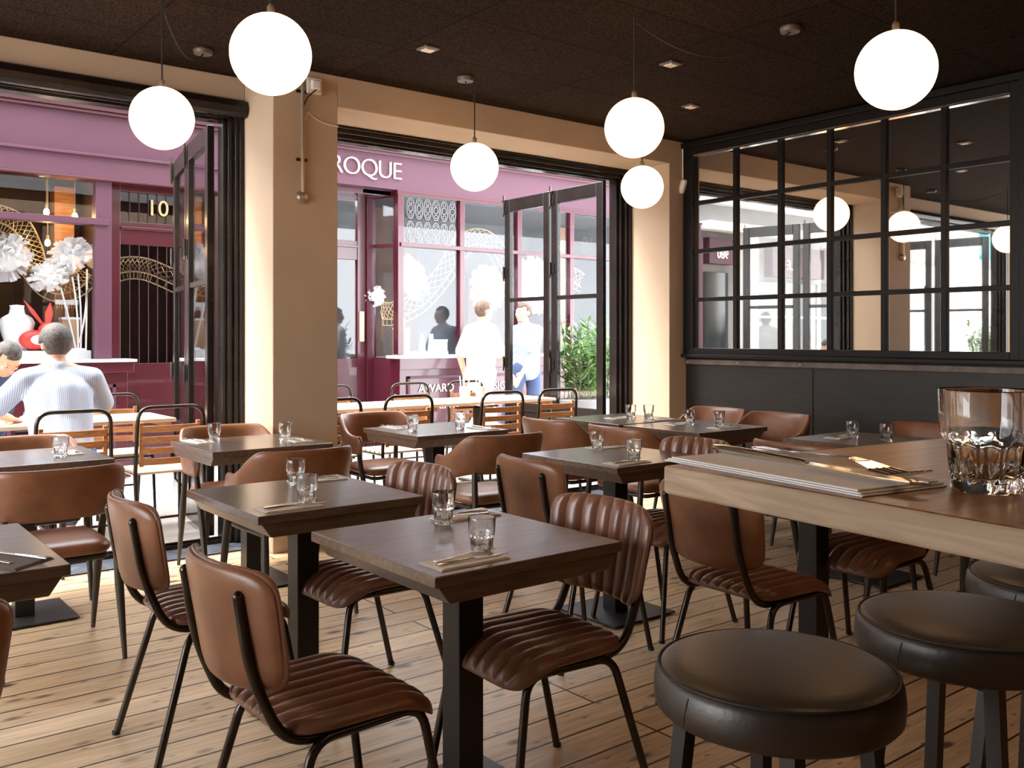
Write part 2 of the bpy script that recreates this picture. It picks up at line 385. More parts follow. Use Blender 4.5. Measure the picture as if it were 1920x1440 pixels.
leaf(3, (5.735, 5.93), (5.745, 6.64)); leaf(4, (5.752, 6.68), (5.772, 7.39))
leaf(5, (-.93, 5.93), (-.86, 6.65)); leaf(6, (-.85, 6.69), (-.78, 7.41))

# ---- panelled mirror on the dark wall
e = empty('wall_mirror', (RX, 3.89, 1.17), 0, 'large black grid framed wall mirror above the dark panelling', 'mirror')
y0, y1, z0, z1 = 2.61, 5.165, 1.215, 2.835; oy, oz = 3.89, 1.17
MB().box((-.022, y0-oy, z0-oz), (-.012, y1-oy, z1-oz)).build('mirror_glass', M['mirror'], e)
f = MB()
for (ya, yb, za, zb, dx) in ((2.545, 2.61, 1.165, 2.90, .06), (5.165, 5.27, 1.165, 2.90, .06), (2.61, 5.165, 1.165, 1.215, .058), (2.61, 5.165, 2.835, 2.90, .058)):
    f.box((-dx, ya-oy, za-oz), (-.001, yb-oy, zb-oz))
f.box((-.085, 2.50-oy, 1.135-oz), (-.001, 5.275-oy, 1.165-oz)); f.box((-.085, 2.50-oy, 2.90-oz), (-.001, 5.275-oy, 2.945-oz)); f.box((-.085, 2.50-oy, 1.165-oz), (-.001, 2.545-oy, 2.90-oz))
f.build('outer_frame', M['mirror_black'], e, bevel=.004)
gb = MB()
for k in range(1, 6):
    y = y0+k*(y1-y0)/6-oy; gb.box((-.045, y-.019, z0-oz), (-.012, y+.019, z1-oz))
for k in range(1, 4):
    z = z0+k*(z1-z0)/4-oz; gb.box((-.043, y0-oy, z-.017), (-.012, y1-oy, z+.017))
gb.build('glazing_bars', M['mirror_black'], e, bevel=.003)
MB().box((-.05, y0-oy, z1-.012-oz), (-.02, y1-oy, z1-oz+.001)).build('top_bead', M['steel'], e)

# ---- services on pillar and ceiling
e = empty('conduit_sounder', (2.525, PF, 2.2), 0, 'metal conduit with round sounder on the tan pillar face', 'conduit')
MB().tube([(0, -.018, 0), (0, -.018, .70)], .011, 10).build('conduit', M['silver'], e)
o = MB(); o.lathe([(.001, 0), (.040, 0), (.040, .012), (.028, .03), (.001, .036)], seg=24); o = o.build('sounder', M['silver'], e); o.rotation_euler = (pi/2, 0, 0); o.location = (0, 0, -.03)
for z in (.20, .62): MB().box((-.035, -.012, z-.009), (.035, 0, z+.009)).build('clip', M['tube'], e)
e = empty('wall_socket_box', (2.60, PF, 2.865), 0, 'pale plug and socket box high on the pillar under the ceiling', 'socket')
MB().box((-.05, -.03, -.05), (.05, 0, .05)).build('back_box', M['offwhite'], e, bevel=.006)
MB().box((-.03, -.06, -.03), (.03, -.03, .03)).build('plug', M['white'], e, bevel=.01)
MB().tube(fillet([(0, -.05, -.03), (-.05, -.03, -.08), (-.075, -.02, -.15)], .03), .005, 8).build('plug_lead', M['cord'], e)
tag(MB().tube([(2.54, PF-.006, 2.64), (2.57, PF-.006, 2.73-.03), (2.62, PF-.006, 2.665), (2.69, PF-.006, 2.645), (2.775, PF-.006, 2.64)], .004, 8).build('wall_cable', M['offwhite']), 'thin cream cable curving across the pillar top', 'cable')
e = empty('motion_sensor', (RX-.06, PF, 2.60), 0, 'cream alarm motion sensor at the corner by the wall mirror', 'sensor')
mt = Matrix.Rotation(.35, 4, 'X'); MB().box((-.03, -.05, -.07), (.03, 0, .05), mt).build('housing', M['offwhite'], e, bevel=.012)
MB().tube([(0, -.012, .05), (0, -.012, .32)], .006, 8).build('bracket', M['offwhite'], e)
for i, (x, y, lb) in enumerate(((2.91, 4.45, 'left of the three small square ceiling plates'), (4.22, 3.79, 'small square ceiling plate beside the long swagged cord'), (5.11, 4.40, 'small square ceiling plate nearest the wall mirror'))):
    e = empty('ceiling_plate', (x, y, CZ), 0, lb, 'ceiling plate')
    MB().box((-.05, -.05, -.012), (.05, .05, 0)).build('cover', M['rail'], e, bevel=.003); MB().box((-.03, -.03, -.018), (.03, .03, -.012)).build('grille', M['offwhite'], e)

# ---- globe pendants
GZ = 2.385
def globe(x, y, z, label, hook=None, rose=None, sag=.25):
    e = empty('globe_pendant', (x, y, z), 0, label, 'pendant lamp', 'opal globe pendants')
    MB().ball((0, 0, 0), .152, 40, 24).build('globe_shade', M['globe'], e)
    MB().lathe([(.001, .148), (.014, .148), (.014, .18), (.008, .19), (.001, .19)], seg=16).build('lamp_cap', M['silver'], e)
    pts = [Vector((0, 0, .18)), Vector((0, 0, CZ-z-.03))]
    if rose:
        a = Vector((0, 0, CZ-z-.025)); bb = Vector((rose[0]-x, rose[1]-y, CZ-z-.03))
        for k in range(1, 13):
            t = k/12; p = a.lerp(bb, t); p.z -= sag*4*t*(1-t); pts.append(p)
        MB().lathe([(.001, 0), (.05, 0), (.055, .02), (.05, .03), (.001, .03)], (bb.x, bb.y, CZ-z-.03), 24).build('ceiling_rose', M['rail'], e)
        MB().tube([(0, 0, CZ-z), (0, 0, CZ-z-.03), (.012, 0, CZ-z-.035)], .004, 6).build('hook', M['cord'], e)
    else:
        pts[-1].z = CZ-z-.02
        MB().lathe([(.001, 0), (.05, 0), (.055, .015), (.05, .02), (.001, .02)], (0, 0, CZ-z-.02), 24).build('ceiling_rose', M['rail'], e)
    MB().tube(pts, .0042, 8).build('cord', M['cord'], e)
globe(1.463, 3.322, GZ, 'large opal globe lamp hanging left of centre near the ceiling')
globe(1.476, 4.633, GZ, 'opal globe lamp in front of the left street opening', rose=(1.91, 5.27), sag=.12)
globe(3.455, 4.75, GZ, 'opal globe lamp hanging before the right street opening', rose=(3.42, 4.80), sag=.07)
globe(3.445, 3.344, GZ, 'upper of the two stacked globe lamps right of the opening', rose=(4.22, 2.95), sag=.16)
globe(4.865, 4.644, GZ, 'lowest and farthest globe lamp, beneath the one with the swagged cord')
globe(3.42, 1.91, 2.355, 'globe lamp at top right before the dark ceiling and mirror')
for (x, y) in ((1.46, 1.95), (-.6, 3.3), (-.6, 4.64), (-.6, 1.9), (1.46, .5), (1.3, -1.2), (3.6, -1.2), (3.45, .55), (2.45, -.5)):  # extra unseen lamps added to fill the near room with light
    globe(x, y, GZ, 'added opal globe lamp out of view, for fill light')
# ================================================================ FURNITURE PROTOTYPES
def pad(a, b, ribs, th, tb, amp, plane, curve=0, lean=0, corner=.12, taper=0, nt=14, droop=0, p=8):
    """ribbed or smooth cushion; plane 'h' = seat (x across, y along), 'v' = backrest (x across, z along, y depth)"""
    ss = []
    if ribs:
        for r in range(ribs):
            for q in range(6): ss.append(-1+2*(r+q/6)/ribs)
        ss.append(1.0)
        ss = sorted(set([round(x, 5) for x in ss]+[-.985, -.96, .96, .985]))
    else: ss = [math.sin(pi/2*x)*.25+.75*x for x in [-1+2*i/22 for i in range(23)]]; ss = sorted(ss+[-.99, .99])
    ts = [-1, -.985, -.95]+[-.9+1.8*i/nt for i in range(nt+1)]+[.95, .985, 1]
    mb = MB(); n = len(ts)
    def E(x): return math.sqrt(max(0, 1-abs(x)**p))
    tops = []; bots = []
    for s_ in ss:
        for t in ts:
            x = a*s_*(1-corner*abs(t)**7)*(1+taper*t); y = b*t*(1-corner*abs(s_)**7)
            rib = 0
            if ribs:
                q = ((s_+1)/2*ribs) % 1; rib = amp*(math.sqrt(max(0, 1-(2*q-1)**2))-.6)
            ht = (th+rib)*E(s_)*E(t); hb = -tb*E(s_)*E(t)
            base = curve*s_*s_
            if plane == 'h':
                dz = -droop*max(0, t-.35)**2
                tops.append((x, y, ht+dz+base)); bots.append((x, y, hb+dz+base))
            else:
                tops.append((x, ht+base-lean*t, y)); bots.append((x, hb+base-lean*t, y))
    ns = len(ss); N = len(tops)
    fs = []
    for i in range(ns-1):
        for j in range(n-1):
            fs.append((i*n+j, (i+1)*n+j, (i+1)*n+j+1, i*n+j+1)); fs.append((N+i*n+j, N+i*n+j+1, N+(i+1)*n+j+1, N+(i+1)*n+j))
    mb.add(tops+bots, fs, True)
    return mb

def make_ribbed_chair():
    e = empty('ribbed_chair'); e['category'] = 'chair'
    st = pad(.205, .205, 8, .024, .018, .021, 'h', droop=.12, corner=.14, taper=.04); st.v = [(x, y, z+.452) for x, y, z in st.v]
    st.build('seat', M['leather_dark'], e, weld=True, angle=55)
    bk = pad(.222, .142, 8, .020, .010, .019, 'v', curve=.062, lean=.022, corner=.13, taper=.06); bk.v = [(x, y-.292, z+.684) for x, y, z in bk.v]
    bo = bk.build('backrest', M['leather_dark'], e, weld=True, angle=55)
    # smooth hide over the back of the shell
    hs = pad(.218, .138, 0, .004, .012, 0, 'v', curve=.062, lean=.022, corner=.13, taper=.06, p=14); hs.v = [(x, y-.300, z+.684) for x, y, z in hs.v]
    hs.build('back_hide', M['leather'], bo, weld=True, angle=80)
    for s in (-1, 1):
        MB().tube(fillet([(s*.222, -.262, 0), (s*.180, -.140, .425), (s*.176, .150, .428), (s*.216, .225, 0)], .055, 6), .0115, 12).build('leg_frame', M['tube'], e)
        MB().tube(fillet([(s*.150, -.300, .765), (s*.152, -.276, .60), (s*.160, -.200, .425), (s*.160, .05, .420)], .075, 7), [.0135]+[.0125]*16+[.0115], 12).build('back_tube', M['tube'], e)
        MB().ball((s*.150, -.300, .765), .0145, 12, 8).build('tube_end', M['tube'], e)
        for z in (0,):
            MB().lathe([(.001, 0), (.013, 0), (.013, .012), (.001, .012)], (s*.222, -.262, 0), 12).build('foot_cap', M['cord'], e)
            MB().lathe([(.001, 0), (.013, 0), (.013, .012), (.001, .012)], (s*.216, .225, 0), 12).build('foot_cap', M['cord'], e)
    MB().tube([(-.17, .10, .424), (.17, .10, .424)], .010, 10).build('cross_rail', M['tube'], e)
    MB().tube([(-.17, -.10, .424), (.17, -.10, .424)], .010, 10).build('cross_rail', M['tube'], e)
    return e
def make_tub_chair():
    e = empty('tub_armchair'); e['category'] = 'armchair'
    st = pad(.225, .215, 0, .038, .030, 0, 'h', corner=.13, taper=.05, p=7, curve=-.004); st.v = [(x, y+.01, z+.445) for x, y, z in st.v]
    so_ = st.build('seat', M['leather'], e, weld=True, angle=80)
    MB().tube(fillet([(-.19, -.16, .405), (.19, -.16, .405), (.20, .19, .405), (-.20, .19, .405), (-.19, -.16, .405)], .03), .012, 8).build('seat_frame', M['armleg'], e)
    # wrap-round backrest and arms
    NP = 44; prof = []
    for k in range(20):
        a = 2*pi*k/20; c, s_ = math.cos(a), math.sin(a)
        prof.append((math.copysign(abs(c)**.55, c), math.copysign(abs(s_)**.8, s_)))
    vs = []; fm = 2.12
    for i in range(NP+1):
        f = -fm+2*fm*i/NP; sf, cf = math.sin(f), math.cos(f)
        px = .262*math.copysign(abs(sf)**.72, sf); py = -.235*math.copysign(abs(cf)**.80, cf)-.01
        if abs(f) > pi/2: py = -.01+.235*abs(cf)**.9; px = math.copysign(.262-.03*(abs(f)-pi/2), sf)
        wv_ = min(1, max(0, (abs(f)-.75)/1.0)); wv_ = wv_*wv_*(3-2*wv_)
        zt = .795-.125*wv_; zb = .585-.035*wv_; zc = (zt+zb)/2; hh = (zt-zb)/2
        endf = min(1, (fm-abs(f))/.10); endf = math.sqrt(max(.0, 1-(1-endf)**2)); hh *= .35+.65*endf; tk = .021*(.25+.75*endf)
        # outward normal in plan
        g = 1e-3
        nx, ny = px/.262**2, (py+.01)/.235**2; q = math.hypot(nx, ny) or 1; nx /= q; ny /= q
        lean = .035*(1-wv_)
        for (cy, cx) in prof:
            z = zc+cy*hh; off = cx*tk+lean*(z-zc)/.1*.6
            vs.append((px+nx*off, py+ny*off, z))
    seg = len(prof); fs = []
    for i in range(NP):
        for k in range(seg): fs.append((i*seg+k, i*seg+(k+1) % seg, (i+1)*seg+(k+1) % seg, (i+1)*seg+k))
    fs.append(tuple(range(seg-1, -1, -1))); fs.append(tuple(NP*seg+k for k in range(seg)))
    MB().add(vs, fs, True).build('wraparound_back', M['leather'], e, angle=60)
    for s in (-1, 1):
        MB().tube([(s*.225, -.275, 0), (s*.215, -.235, .30), (s*.205, -.205, .60)], [.0095, .0185, .015], 12).build('leg', M['armleg'], e)
        MB().tube([(s*.245, .235, 0), (s*.245, .165, .30), (s*.250, .085, .57)], [.0095, .0185, .015], 12).build('leg', M['armleg'], e)
    return e
def make_slat_chair():
    e = empty('slatted_bistro_chair'); e['category'] = 'outdoor chair'
    W = .215
    for s in (-1, 1):
        MB().tube(fillet([(s*.20, .22, 0), (s*.19, .20, .44), (s*.19, -.14, .44)], .05, 6), .011, 10).build('front_leg', M['tube'], e)
    MB().tube(fillet([(-W, -.26, 0), (-W, -.19, .44), (-W+.012, -.22, .87), (W-.012, -.22, .87), (W, -.19, .44), (W, -.26, 0)], .085, 8), .0125, 12).build('back_frame', M['tube'], e)
    for q in (-.19, .165): MB().box((q, -.205, .50), (q+.025, -.185, .775)).build('upright', M['slat'], e, bevel=.003)
    for k in range(4):
        z = .53+k*.068; pts = []
        for i in range(9):
            x = -.185+.37*i/8; pts.append((x, -.205-.035*(1-(x/.185)**2), z))
        m_ = MB(); m_.tube(pts, .016, 4, square=False); m_ = MB()
        vs = []
        for (x, y, z_) in pts: vs += [(x, y-.006, z_-.021), (x, y+.006, z_-.021), (x, y+.006, z_+.021), (x, y-.006, z_+.021)]
        fs = [(0, 1, 2, 3), (35, 34, 33, 32)]
        for i in range(8):
            for q in range(4): fs.append((4*i+q, 4*i+(q+1) % 4, 4*i+4+(q+1) % 4, 4*i+4+q))
        m_.add(vs, fs); m_.build('back_slat', M['slat'], e, bevel=.003)
    for k in range(6):
        y = -.15+k*.066; MB().box((-.20, y-.026, .445), (.20, y+.026, .462)).build('seat_slat', M['slatlight'], e, bevel=.004)
    MB().tube([(-.2, -.20, .17), (.2, -.20, .17)], .008, 8).build('stretcher', M['tube'], e)
    MB().tube([(-.195, .19, .43), (.195, .19, .43)], .009, 8).build('stretcher', M['tube'], e)
    return e
def make_table():
    e = empty('dining_table'); e['category'] = 'table'
    MB().box((-.31, -.325, .722), (.31, .325, .75)).build('tabletop', M['tabletop'], e, bevel=.0025)
    a = MB().hexa([(-.262, -.317, .676), (.262, -.317, .676), (.262, .317, .676), (-.262, .317, .676)], [(-.295, -.315, .722), (.295, -.315, .722), (.295, .315, .722), (-.295, .315, .722)])
    a.build('apron', M['tabletop'], e, bevel=.002)
    MB().box((-.042, -.042, .012), (.042, .042, .676)).build('column', M['column'], e, bevel=.003)
    bp = MB().box((-.20, -.20, .006), (.20, .20, .014)).build('base_plate', M['plate'], e, bevel=.002)
    ft = MB()
    for x in (-.17, .17):
        for y in (-.17, .17): ft.lathe([(.001, 0), (.015, 0), (.015, .006), (.001, .006)], (x, y, 0), 12)
    ft.build('glide', M['cord'], bp)
    return e
def make_stool():
    e = empty('round_bar_stool'); e['category'] = 'bar stool'
    s = MB().lathe([(.001, .826), (.06, .825), (.11, .823), (.145, .820), (.168, .815), (.178, .810), (.184, .800), (.1865, .778), (.185, .7556), (.178, .748), (.165, .744), (.001, .744)], seg=56).build('seat', M['stool'], e, angle=70)
    MB().tube([(.1785*math.cos(2*pi*k/64), .1785*math.sin(2*pi*k/64), .8105) for k in range(64)], .0022, 6, closed=True).build('piping', M['cord'], s)
    MB().tube([((.1838+.0023*math.sin(pi*t))*math.cos(3.0+.05*t), (.1838+.0023*math.sin(pi*t))*math.sin(3.0+.05*t), .755+.045*t) for t in (0, .25, .5, .75, 1)], .0011, 5).build('seam', M['cord'], s)
    for k in range(4):
        a = pi/4+k*pi/2; c, sn = math.cos(a), math.sin(a)
        MB().tube([(.215*c, .215*sn, 0), (.135*c, .135*sn, .744)], .0125, square=True).build('leg', M['column'], e)
    MB().tube([(.193*math.cos(pi/4+k*pi/2), .193*math.sin(pi/4+k*pi/2), .27) for k in range(4)], .008, 8, closed=True).build('footrest', M['column'], e)
    MB().tube([(.137*math.cos(pi/4+k*pi/2), .137*math.sin(pi/4+k*pi/2), .732) for k in range(4)], .008, 8, closed=True).build('seat_ring', M['column'], e)
    return e
def make_tumbler():
    h, rt, rl, rb = .098, .0365, .0345, .0275
    def flute(a, z):
        return 1-(.085*abs(math.cos(5*a))**1.5 if .010 < z < .046 else 0)
    prof = [(.001, .0), (rb*.92, 0), (rb, .003), (rb+.0006, .010), (rb+.001, .011), (rb+.0035, .044), (rb+.0045, .048), (rl, .054), (rl+.0005, .057), (rt, h-.002), (rt-.0006, h), (rt-.0022, h-.001), (rl-.0020, .062), (rl-.0035, .054), (rb-.003, .020), (rb-.007, .0135), (.001, .0125)]
    me = MB(); seg = 60; vs = []
    for i, (r, z) in enumerate(prof):
        for k in range(seg):
            a = 2*pi*k/seg; q = r*(flute(a, z) if i < 8 else 1); vs.append((q*math.cos(a), q*math.sin(a), z))
    fs = [(i*seg+k, i*seg+(k+1) % seg, (i+1)*seg+(k+1) % seg, (i+1)*seg+k) for i in range(len(prof)-1) for k in range(seg)]
    fs.append(tuple(range(seg-1, -1, -1))); fs.append(tuple((len(prof)-1)*seg+k for k in range(seg)))
    o = me.add(vs, fs, True).build('tumbler', M['glass'], angle=50); o['category'] = 'glass'
    return o
def make_napkin(L=.215, W=.105, m_='napkin'):
    nb = MB()
    for k, (dl, dw) in enumerate(((0, 0), (.003, .002), (.008, .004))):
        nb.box((-L/2+dl, -W/2+dw, k*.0018), (L/2-dl, W/2-dw*.5, k*.0018+.0015))
    o = nb.build('folded_napkin', M[m_], bevel=.001); o['category'] = 'napkin'; return o
def make_fork():
    e = empty('table_fork'); e['category'] = 'fork'
    hb = MB(); P = [(-.10, .0060, .0015), (-.095, .0072, .0015), (-.06, .0052, .002), (-.01, .0028, .005), (.025, .0030, .0075), (.037, .0065, .006)]
    for i in range(len(P)-1):
        (x0, w0, z0), (x1, w1, z1) = P[i], P[i+1]
        hb.hexa([(x0, -w0, z0), (x1, -w1, z1), (x1, w1, z1), (x0, w0, z0)], [(x0, -w0, z0+.0022), (x1, -w1, z1+.0022), (x1, w1, z1+.0022), (x0, w0, z0+.0022)])
    hb.build('handle', M['steel'], e, bevel=.0006)
    t = MB(); t.hexa([(.036, -.0075, .006), (.055, -.0115, .003), (.055, .0115, .003), (.036, .0075, .006)], [(.036, -.0075, .008), (.055, -.0115, .005), (.055, .0115, .005), (.036, .0075, .008)])
    for k in range(4):
        y = -.0098+k*.00653; t.tube([(.053, y, .0038), (.075, y, .0028), (.095, y*.95, .0078)], [.0017, .0015, .0008], 6)
    t.build('tines', M['steel'], e)
    return e
def make_knife():
    e = empty('table_knife'); e['category'] = 'knife'
    MB().tube([(-.115, 0, .004), (-.10, 0, .004), (-.05, 0, .004), (-.005, 0, .004)], [.0035, .0052, .0045, .0035], 10, flat=.7).build('handle', M['steel'], e)
    bl = MB().prism([(-.005, -.004), (.0, -.007), (.07, -.009), (.095, -.006), (.106, .001), (.10, .0045), (-.005, .0045)], .0028, .0046).build('blade', M['steel'], e, bevel=.0004)
    return e
RIB = Kind(make_ribbed_chair()); TUB = Kind(make_tub_chair()); SLC = Kind(make_slat_chair()); TAB = Kind(make_table()); STO = Kind(make_stool())
GL = Kind(make_tumbler()); NAP = Kind(make_napkin()); FORK = Kind(make_fork()); KNI = Kind(make_knife())
E_, W_, N_, S_ = -pi/2, pi/2, 0, pi      # facing +X, -X, +Y, -Y

# ---------------------------------------------------------------- tables
tables = {
 'T1': (1.523, 2.150, 0, 'dark square table nearest the camera in the middle foreground', 'nearest middle table'),
 'T2': (1.492, 3.105, 0, 'dark square table just behind and left of the nearest middle one', 'second table'),
 'T3': (3.137, 3.170, 0, 'dark square table left of the bar corner with green reflection', 'table left of the bar'),
 'T4': (1.985, 4.760, pi/2, 'dark table standing in front of the tan pillar', 'table before the tan pillar'),
 'T5': (3.150, 4.740, pi/2, 'dark table before the right opening beside the round backed tub chair', 'right opening table'),
 'T6': (.900, 4.830, pi/2, 'table at the left edge whose top mirrors the bluish daylight', 'left edge table'),
 'T7': (.262, 2.820, 0, 'reddish lit table cut off at the lower left corner', 'lower left corner table'),
 'T8': (4.530, 4.530, pi/2, 'window side table of the joined pair near the right pier', 'windowward joined table'),
 'T9': (4.530, 3.870, pi/2, 'room side table of the joined pair beside the dark wall', 'roomward joined table'),
 'T10': (4.690, 2.770, 0, 'dark table by the dark wall seen just over the bar top', 'table seen over the bar top'),
 'T11': (3.230, 2.150, 0, 'dark table whose column shows beneath the bar top', 'table under the bar top'),
 'T12': (4.640, 2.110, 0, 'table farthest right whose base shows behind the bar stools', 'table behind the bar stools')}
for k, (x, y, r, lb, sh) in tables.items(): TAB.put((x, y), r, lb, 'square pedestal dining tables')

# ---------------------------------------------------------------- chairs
for x, y, r, lb in (
    (1.06, 2.06, E_+.03, 'ribbed brown leather chair in the left foreground, back to the camera'),
    (1.13, 2.99, E_-.04, 'ribbed leather chair directly behind the left foreground one'),
    (1.69, 2.04, W_-.05, 'ribbed chair facing left at the nearest middle table'),
    (1.67, 2.99, W_+.02, 'ribbed chair facing left at the second table, dull brown back'),
    (2.66, 2.92, E_-.05, 'ribbed chair with smooth tan back left of the table by the bar corner'),
    (3.20, 2.94, W_, 'ribbed chair facing left behind the table by the bar corner'),
    (2.73, 2.05, E_-.04, 'ribbed chair half hidden under the left end of the bar top'),
    (3.45, 2.07, W_, 'ribbed chair with only its seat showing beneath the bar top'),
    (.135, 2.29, N_, 'ribbed chair cut off by the left edge of the photo')):
    RIB.put((x, y), r, lb, 'ribbed leather chairs with tube frames')
for x, y, r, lb in (
    (.88, 4.23, N_+.03, 'tub armchair at far left with its broad tan back to the camera'),
    (.98, 5.16, S_, 'tub armchair on the far side of the left edge table'),
    (1.93, 4.19, N_, 'tub armchair near side of the table before the pillar'),
    (2.03, 5.10, S_, 'tub armchair tucked behind the table before the pillar'),
    (3.18, 5.38, S_, 'tub armchair with open round back behind the right opening table'),
    (3.08, 4.12, N_-.08, 'tub armchair with sloping arm in front of the right opening table'),
    (4.02, 4.48, E_, 'tub armchair at left of the joined pair, nearer the windows'),
    (4.02, 3.85, E_, 'tub armchair at left of the joined pair, nearer the camera'),
    (5.12, 3.80, W_, 'tub armchair against the dark wall at the room side table'),
    (5.17, 4.36, W_, 'tub armchair against the dark wall next to the corner'),
    (4.14, 2.74, E_, 'tub armchair whose back top peeks above the bar top'),
    (5.22, 2.80, W_, 'tub armchair in shadow behind the table seen over the bar'),
    (4.16, 2.10, E_, 'tub armchair with only legs visible under the bar top')):
    TUB.put((x, y), r, lb, 'tan leather tub armchairs')
for x, y, r, lb in (
    (1.375, 6.13, N_, 'slatted bistro chair outside that the man in the pale shirt sits on'),
    (1.955, 6.17, N_, 'slatted bistro chair outside right of the seated man'),
    (3.07, 6.10, N_, 'slatted bistro chair outside next to the pillar edge'),
    (3.68, 6.10, N_, 'slatted bistro chair outside behind the round backed tub chair'),
    (4.50, 6.02, N_, 'slatted bistro chair outside in the middle of the right opening'),
    (5.08, 6.02, N_, 'slatted bistro chair outside beside the folded black doors'),
    (1.98, 7.22, S_, 'slatted bistro chair across the outdoor table beyond the left opening'),
    (3.83, 7.22, S_, 'slatted bistro chair across the outdoor table, close to the pillar'),
    (4.66, 7.22, S_, 'slatted bistro chair across the outdoor table in front of the shop panel'),
    (5.30, 7.22, S_, 'slatted bistro chair across the outdoor table behind the cutlery tub'),
    (.98, 7.35, S_, 'slatted bistro chair outside that the bent forward man sits on')):
    SLC.put((x, y), r, lb, 'slatted wooden bistro chairs outside')

# outdoor tables
def outdoor_table(x0, x1, y0, y1, lb):
    cx, cy = (x0+x1)/2, (y0+y1)/2
    e = empty('outdoor_table', (cx, cy, 0), 0, lb, 'outdoor table', 'slatted outdoor tables'); w_, d_ = (x1-x0)/2, (y1-y0)/2
    nsl = 6
    for k in range(nsl):
        ya = -d_+2*d_*k/nsl; MB().box((-w_, ya+.003, .725), (w_, ya+2*d_/nsl-.003, .75)).build('top_slat', M['slatlight'], e, bevel=.003)
    for q in (-w_+.03, w_-.06): MB().box((q, -d_+.02, .69), (q+.03, d_-.02, .725)).build('batten', M['slat'], e)
    MB().tube([(0, 0, .02), (0, 0, .69)], .035, 16).build('column', M['tube'], e)
    MB().box((-.22, -.03, .675), (.22, .03, .69)).box((-.03, -.22, .675), (.03, .22, .69)).build('top_bracket', M['tube'], e)
    MB().box((-.25, -.03, 0), (.25, .03, .02)).box((-.03, -.25, 0), (.03, .25, .02)).build('foot', M['tube'], e, bevel=.004)
outdoor_table(.70, 2.16, 6.47, 7.07, 'slatted wooden outdoor table where the two men sit')
outdoor_table(2.82, 4.20, 6.40, 7.02, 'slatted outdoor table beyond the right opening, next to the pillar')
outdoor_table(4.23, 5.58, 6.40, 7.02, 'slatted outdoor table beyond the right opening, by the folded doors')

# bar table (rotated a few degrees off the room)
bt = empty('bar_table', (.748, .683, 0), -math.radians(6.0), 'thick timber topped high bar table in the right foreground', 'bar table')
BZ = 1.180
tp = MB().box((0, -.78, BZ-.030), (2.1, 0, BZ))
tpo = tp.build('bar_top', [M['baredge'], M['bartop']], bt, bevel=.003)
for p_ in tpo.data.polygons:
    if p_.normal.z > .9: p_.material_index = 1
lg = MB().box((1.1, -.44, .03), (1.2, -.34, BZ-.03)); lg.build('column', M['column'], bt); MB().box((.95, -.62, 0), (1.35, -.16, .03)).build('base_plate', M['plate'], bt, bevel=.003)
for x, y, lb in ((1.205, .868, 'round black leather bar stool in the front right foreground'), (1.675, .805, 'round black bar stool right of and behind the nearest stool'), (2.13, .815, 'bar stool at the right edge, only its rim in view')):
    STO.put((x, y), 0, lb, 'round leather bar stools')

# ---------------------------------------------------------------- table settings
def setting(tbl, nap, ang, z=.7501, which='', nlabel=None):
    sh = tables[tbl][4]; x0, y0 = tables[tbl][:2]; x, y = x0+nap[0], y0+nap[1]
    c, s = math.cos(ang), math.sin(ang)
    def at(dx, dy): return (x+c*dx-s*dy, y+s*dx+c*dy)
    NAP.put((x, y, z), ang, 'folded napkin at the %s of the %s' % (which, sh), 'folded table napkins')
    FORK.put((*at(.02, .022), z+.0054), ang+.05, 'steel fork at the %s of the %s' % (which, sh), 'steel forks')
    KNI.put((*at(.02, -.018), z+.0054), ang-.04, 'steel knife at the %s of the %s' % (which, sh), 'steel knives')
def glass(tbl, p, which, z=.7501):
    sh = tables[tbl][4]; x0, y0 = tables[tbl][:2]
    GL.put((x0+p[0], y0+p[1], z), random.random(), 'clear fluted tumbler at the %s of the %s' % (which, sh), 'clear fluted tumblers')
for t in ('T1', 'T2', 'T3', 'T11'):
    setting(t, (-.165, -.24), .02, which='camera side edge'); glass(t, (-.085, -.205), 'camera side')
    setting(t, (.17, .23), pi-.03, which='far side edge'); glass(t, (.055, .18), 'far side')
setting('T4', (-.22, .18), pi/2+.1, which='left corner'); glass('T4', (-.15, .135), 'left corner')
setting('T4', (.22, -.08), -pi/2, which='right side'); glass('T4', (.17, -.05), 'right side')
setting('T5', (-.17, .19), pi/2, which='left corner'); glass('T5', (-.20, -.06), 'left side')
setting('T5', (.23, -.18), -pi/2, which='right corner'); glass('T5', (.10, -.12), 'right side')
setting('T6', (.20, .02), -pi/2, which='right end'); glass('T6', (.135, -.12), 'right end')
setting('T8', (.02, .02), 0, which='left side'); glass('T8', (.04, -.06), 'left side'); glass('T8', (.11, -.16), 'right side'); setting('T8', (.13, -.24), pi, which='right side')
setting('T9', (.0, .12), 0, which='far side'); glass('T9', (.02, .06), 'far side'); glass('T9', (.09, -.12), 'near side'); setting('T9', (.05, -.19), 0, which='near side')
setting('T10', (-.03, .15), 0, which='left side'); glass('T10', (-.02, .09), 'left side'); glass('T10', (-.02, -.11), 'right side')
# dark napkin, fork and knife on the lower left table
o = make_napkin(.20, .13, 'napkin_grey'); o.location = (.44, 2.62, .7501); o.rotation_euler = (0, 0, math.radians(-52)); tag(o, 'grey brown napkin at the corner of the lower left table')
FORK.put((.405, 2.655, .7556), math.radians(118), 'steel fork on the grey brown napkin, lower left table', 'steel forks')
KNI.put((.475, 2.655, .7556), math.radians(118), 'steel knife on the grey brown napkin, lower left table', 'steel knives')
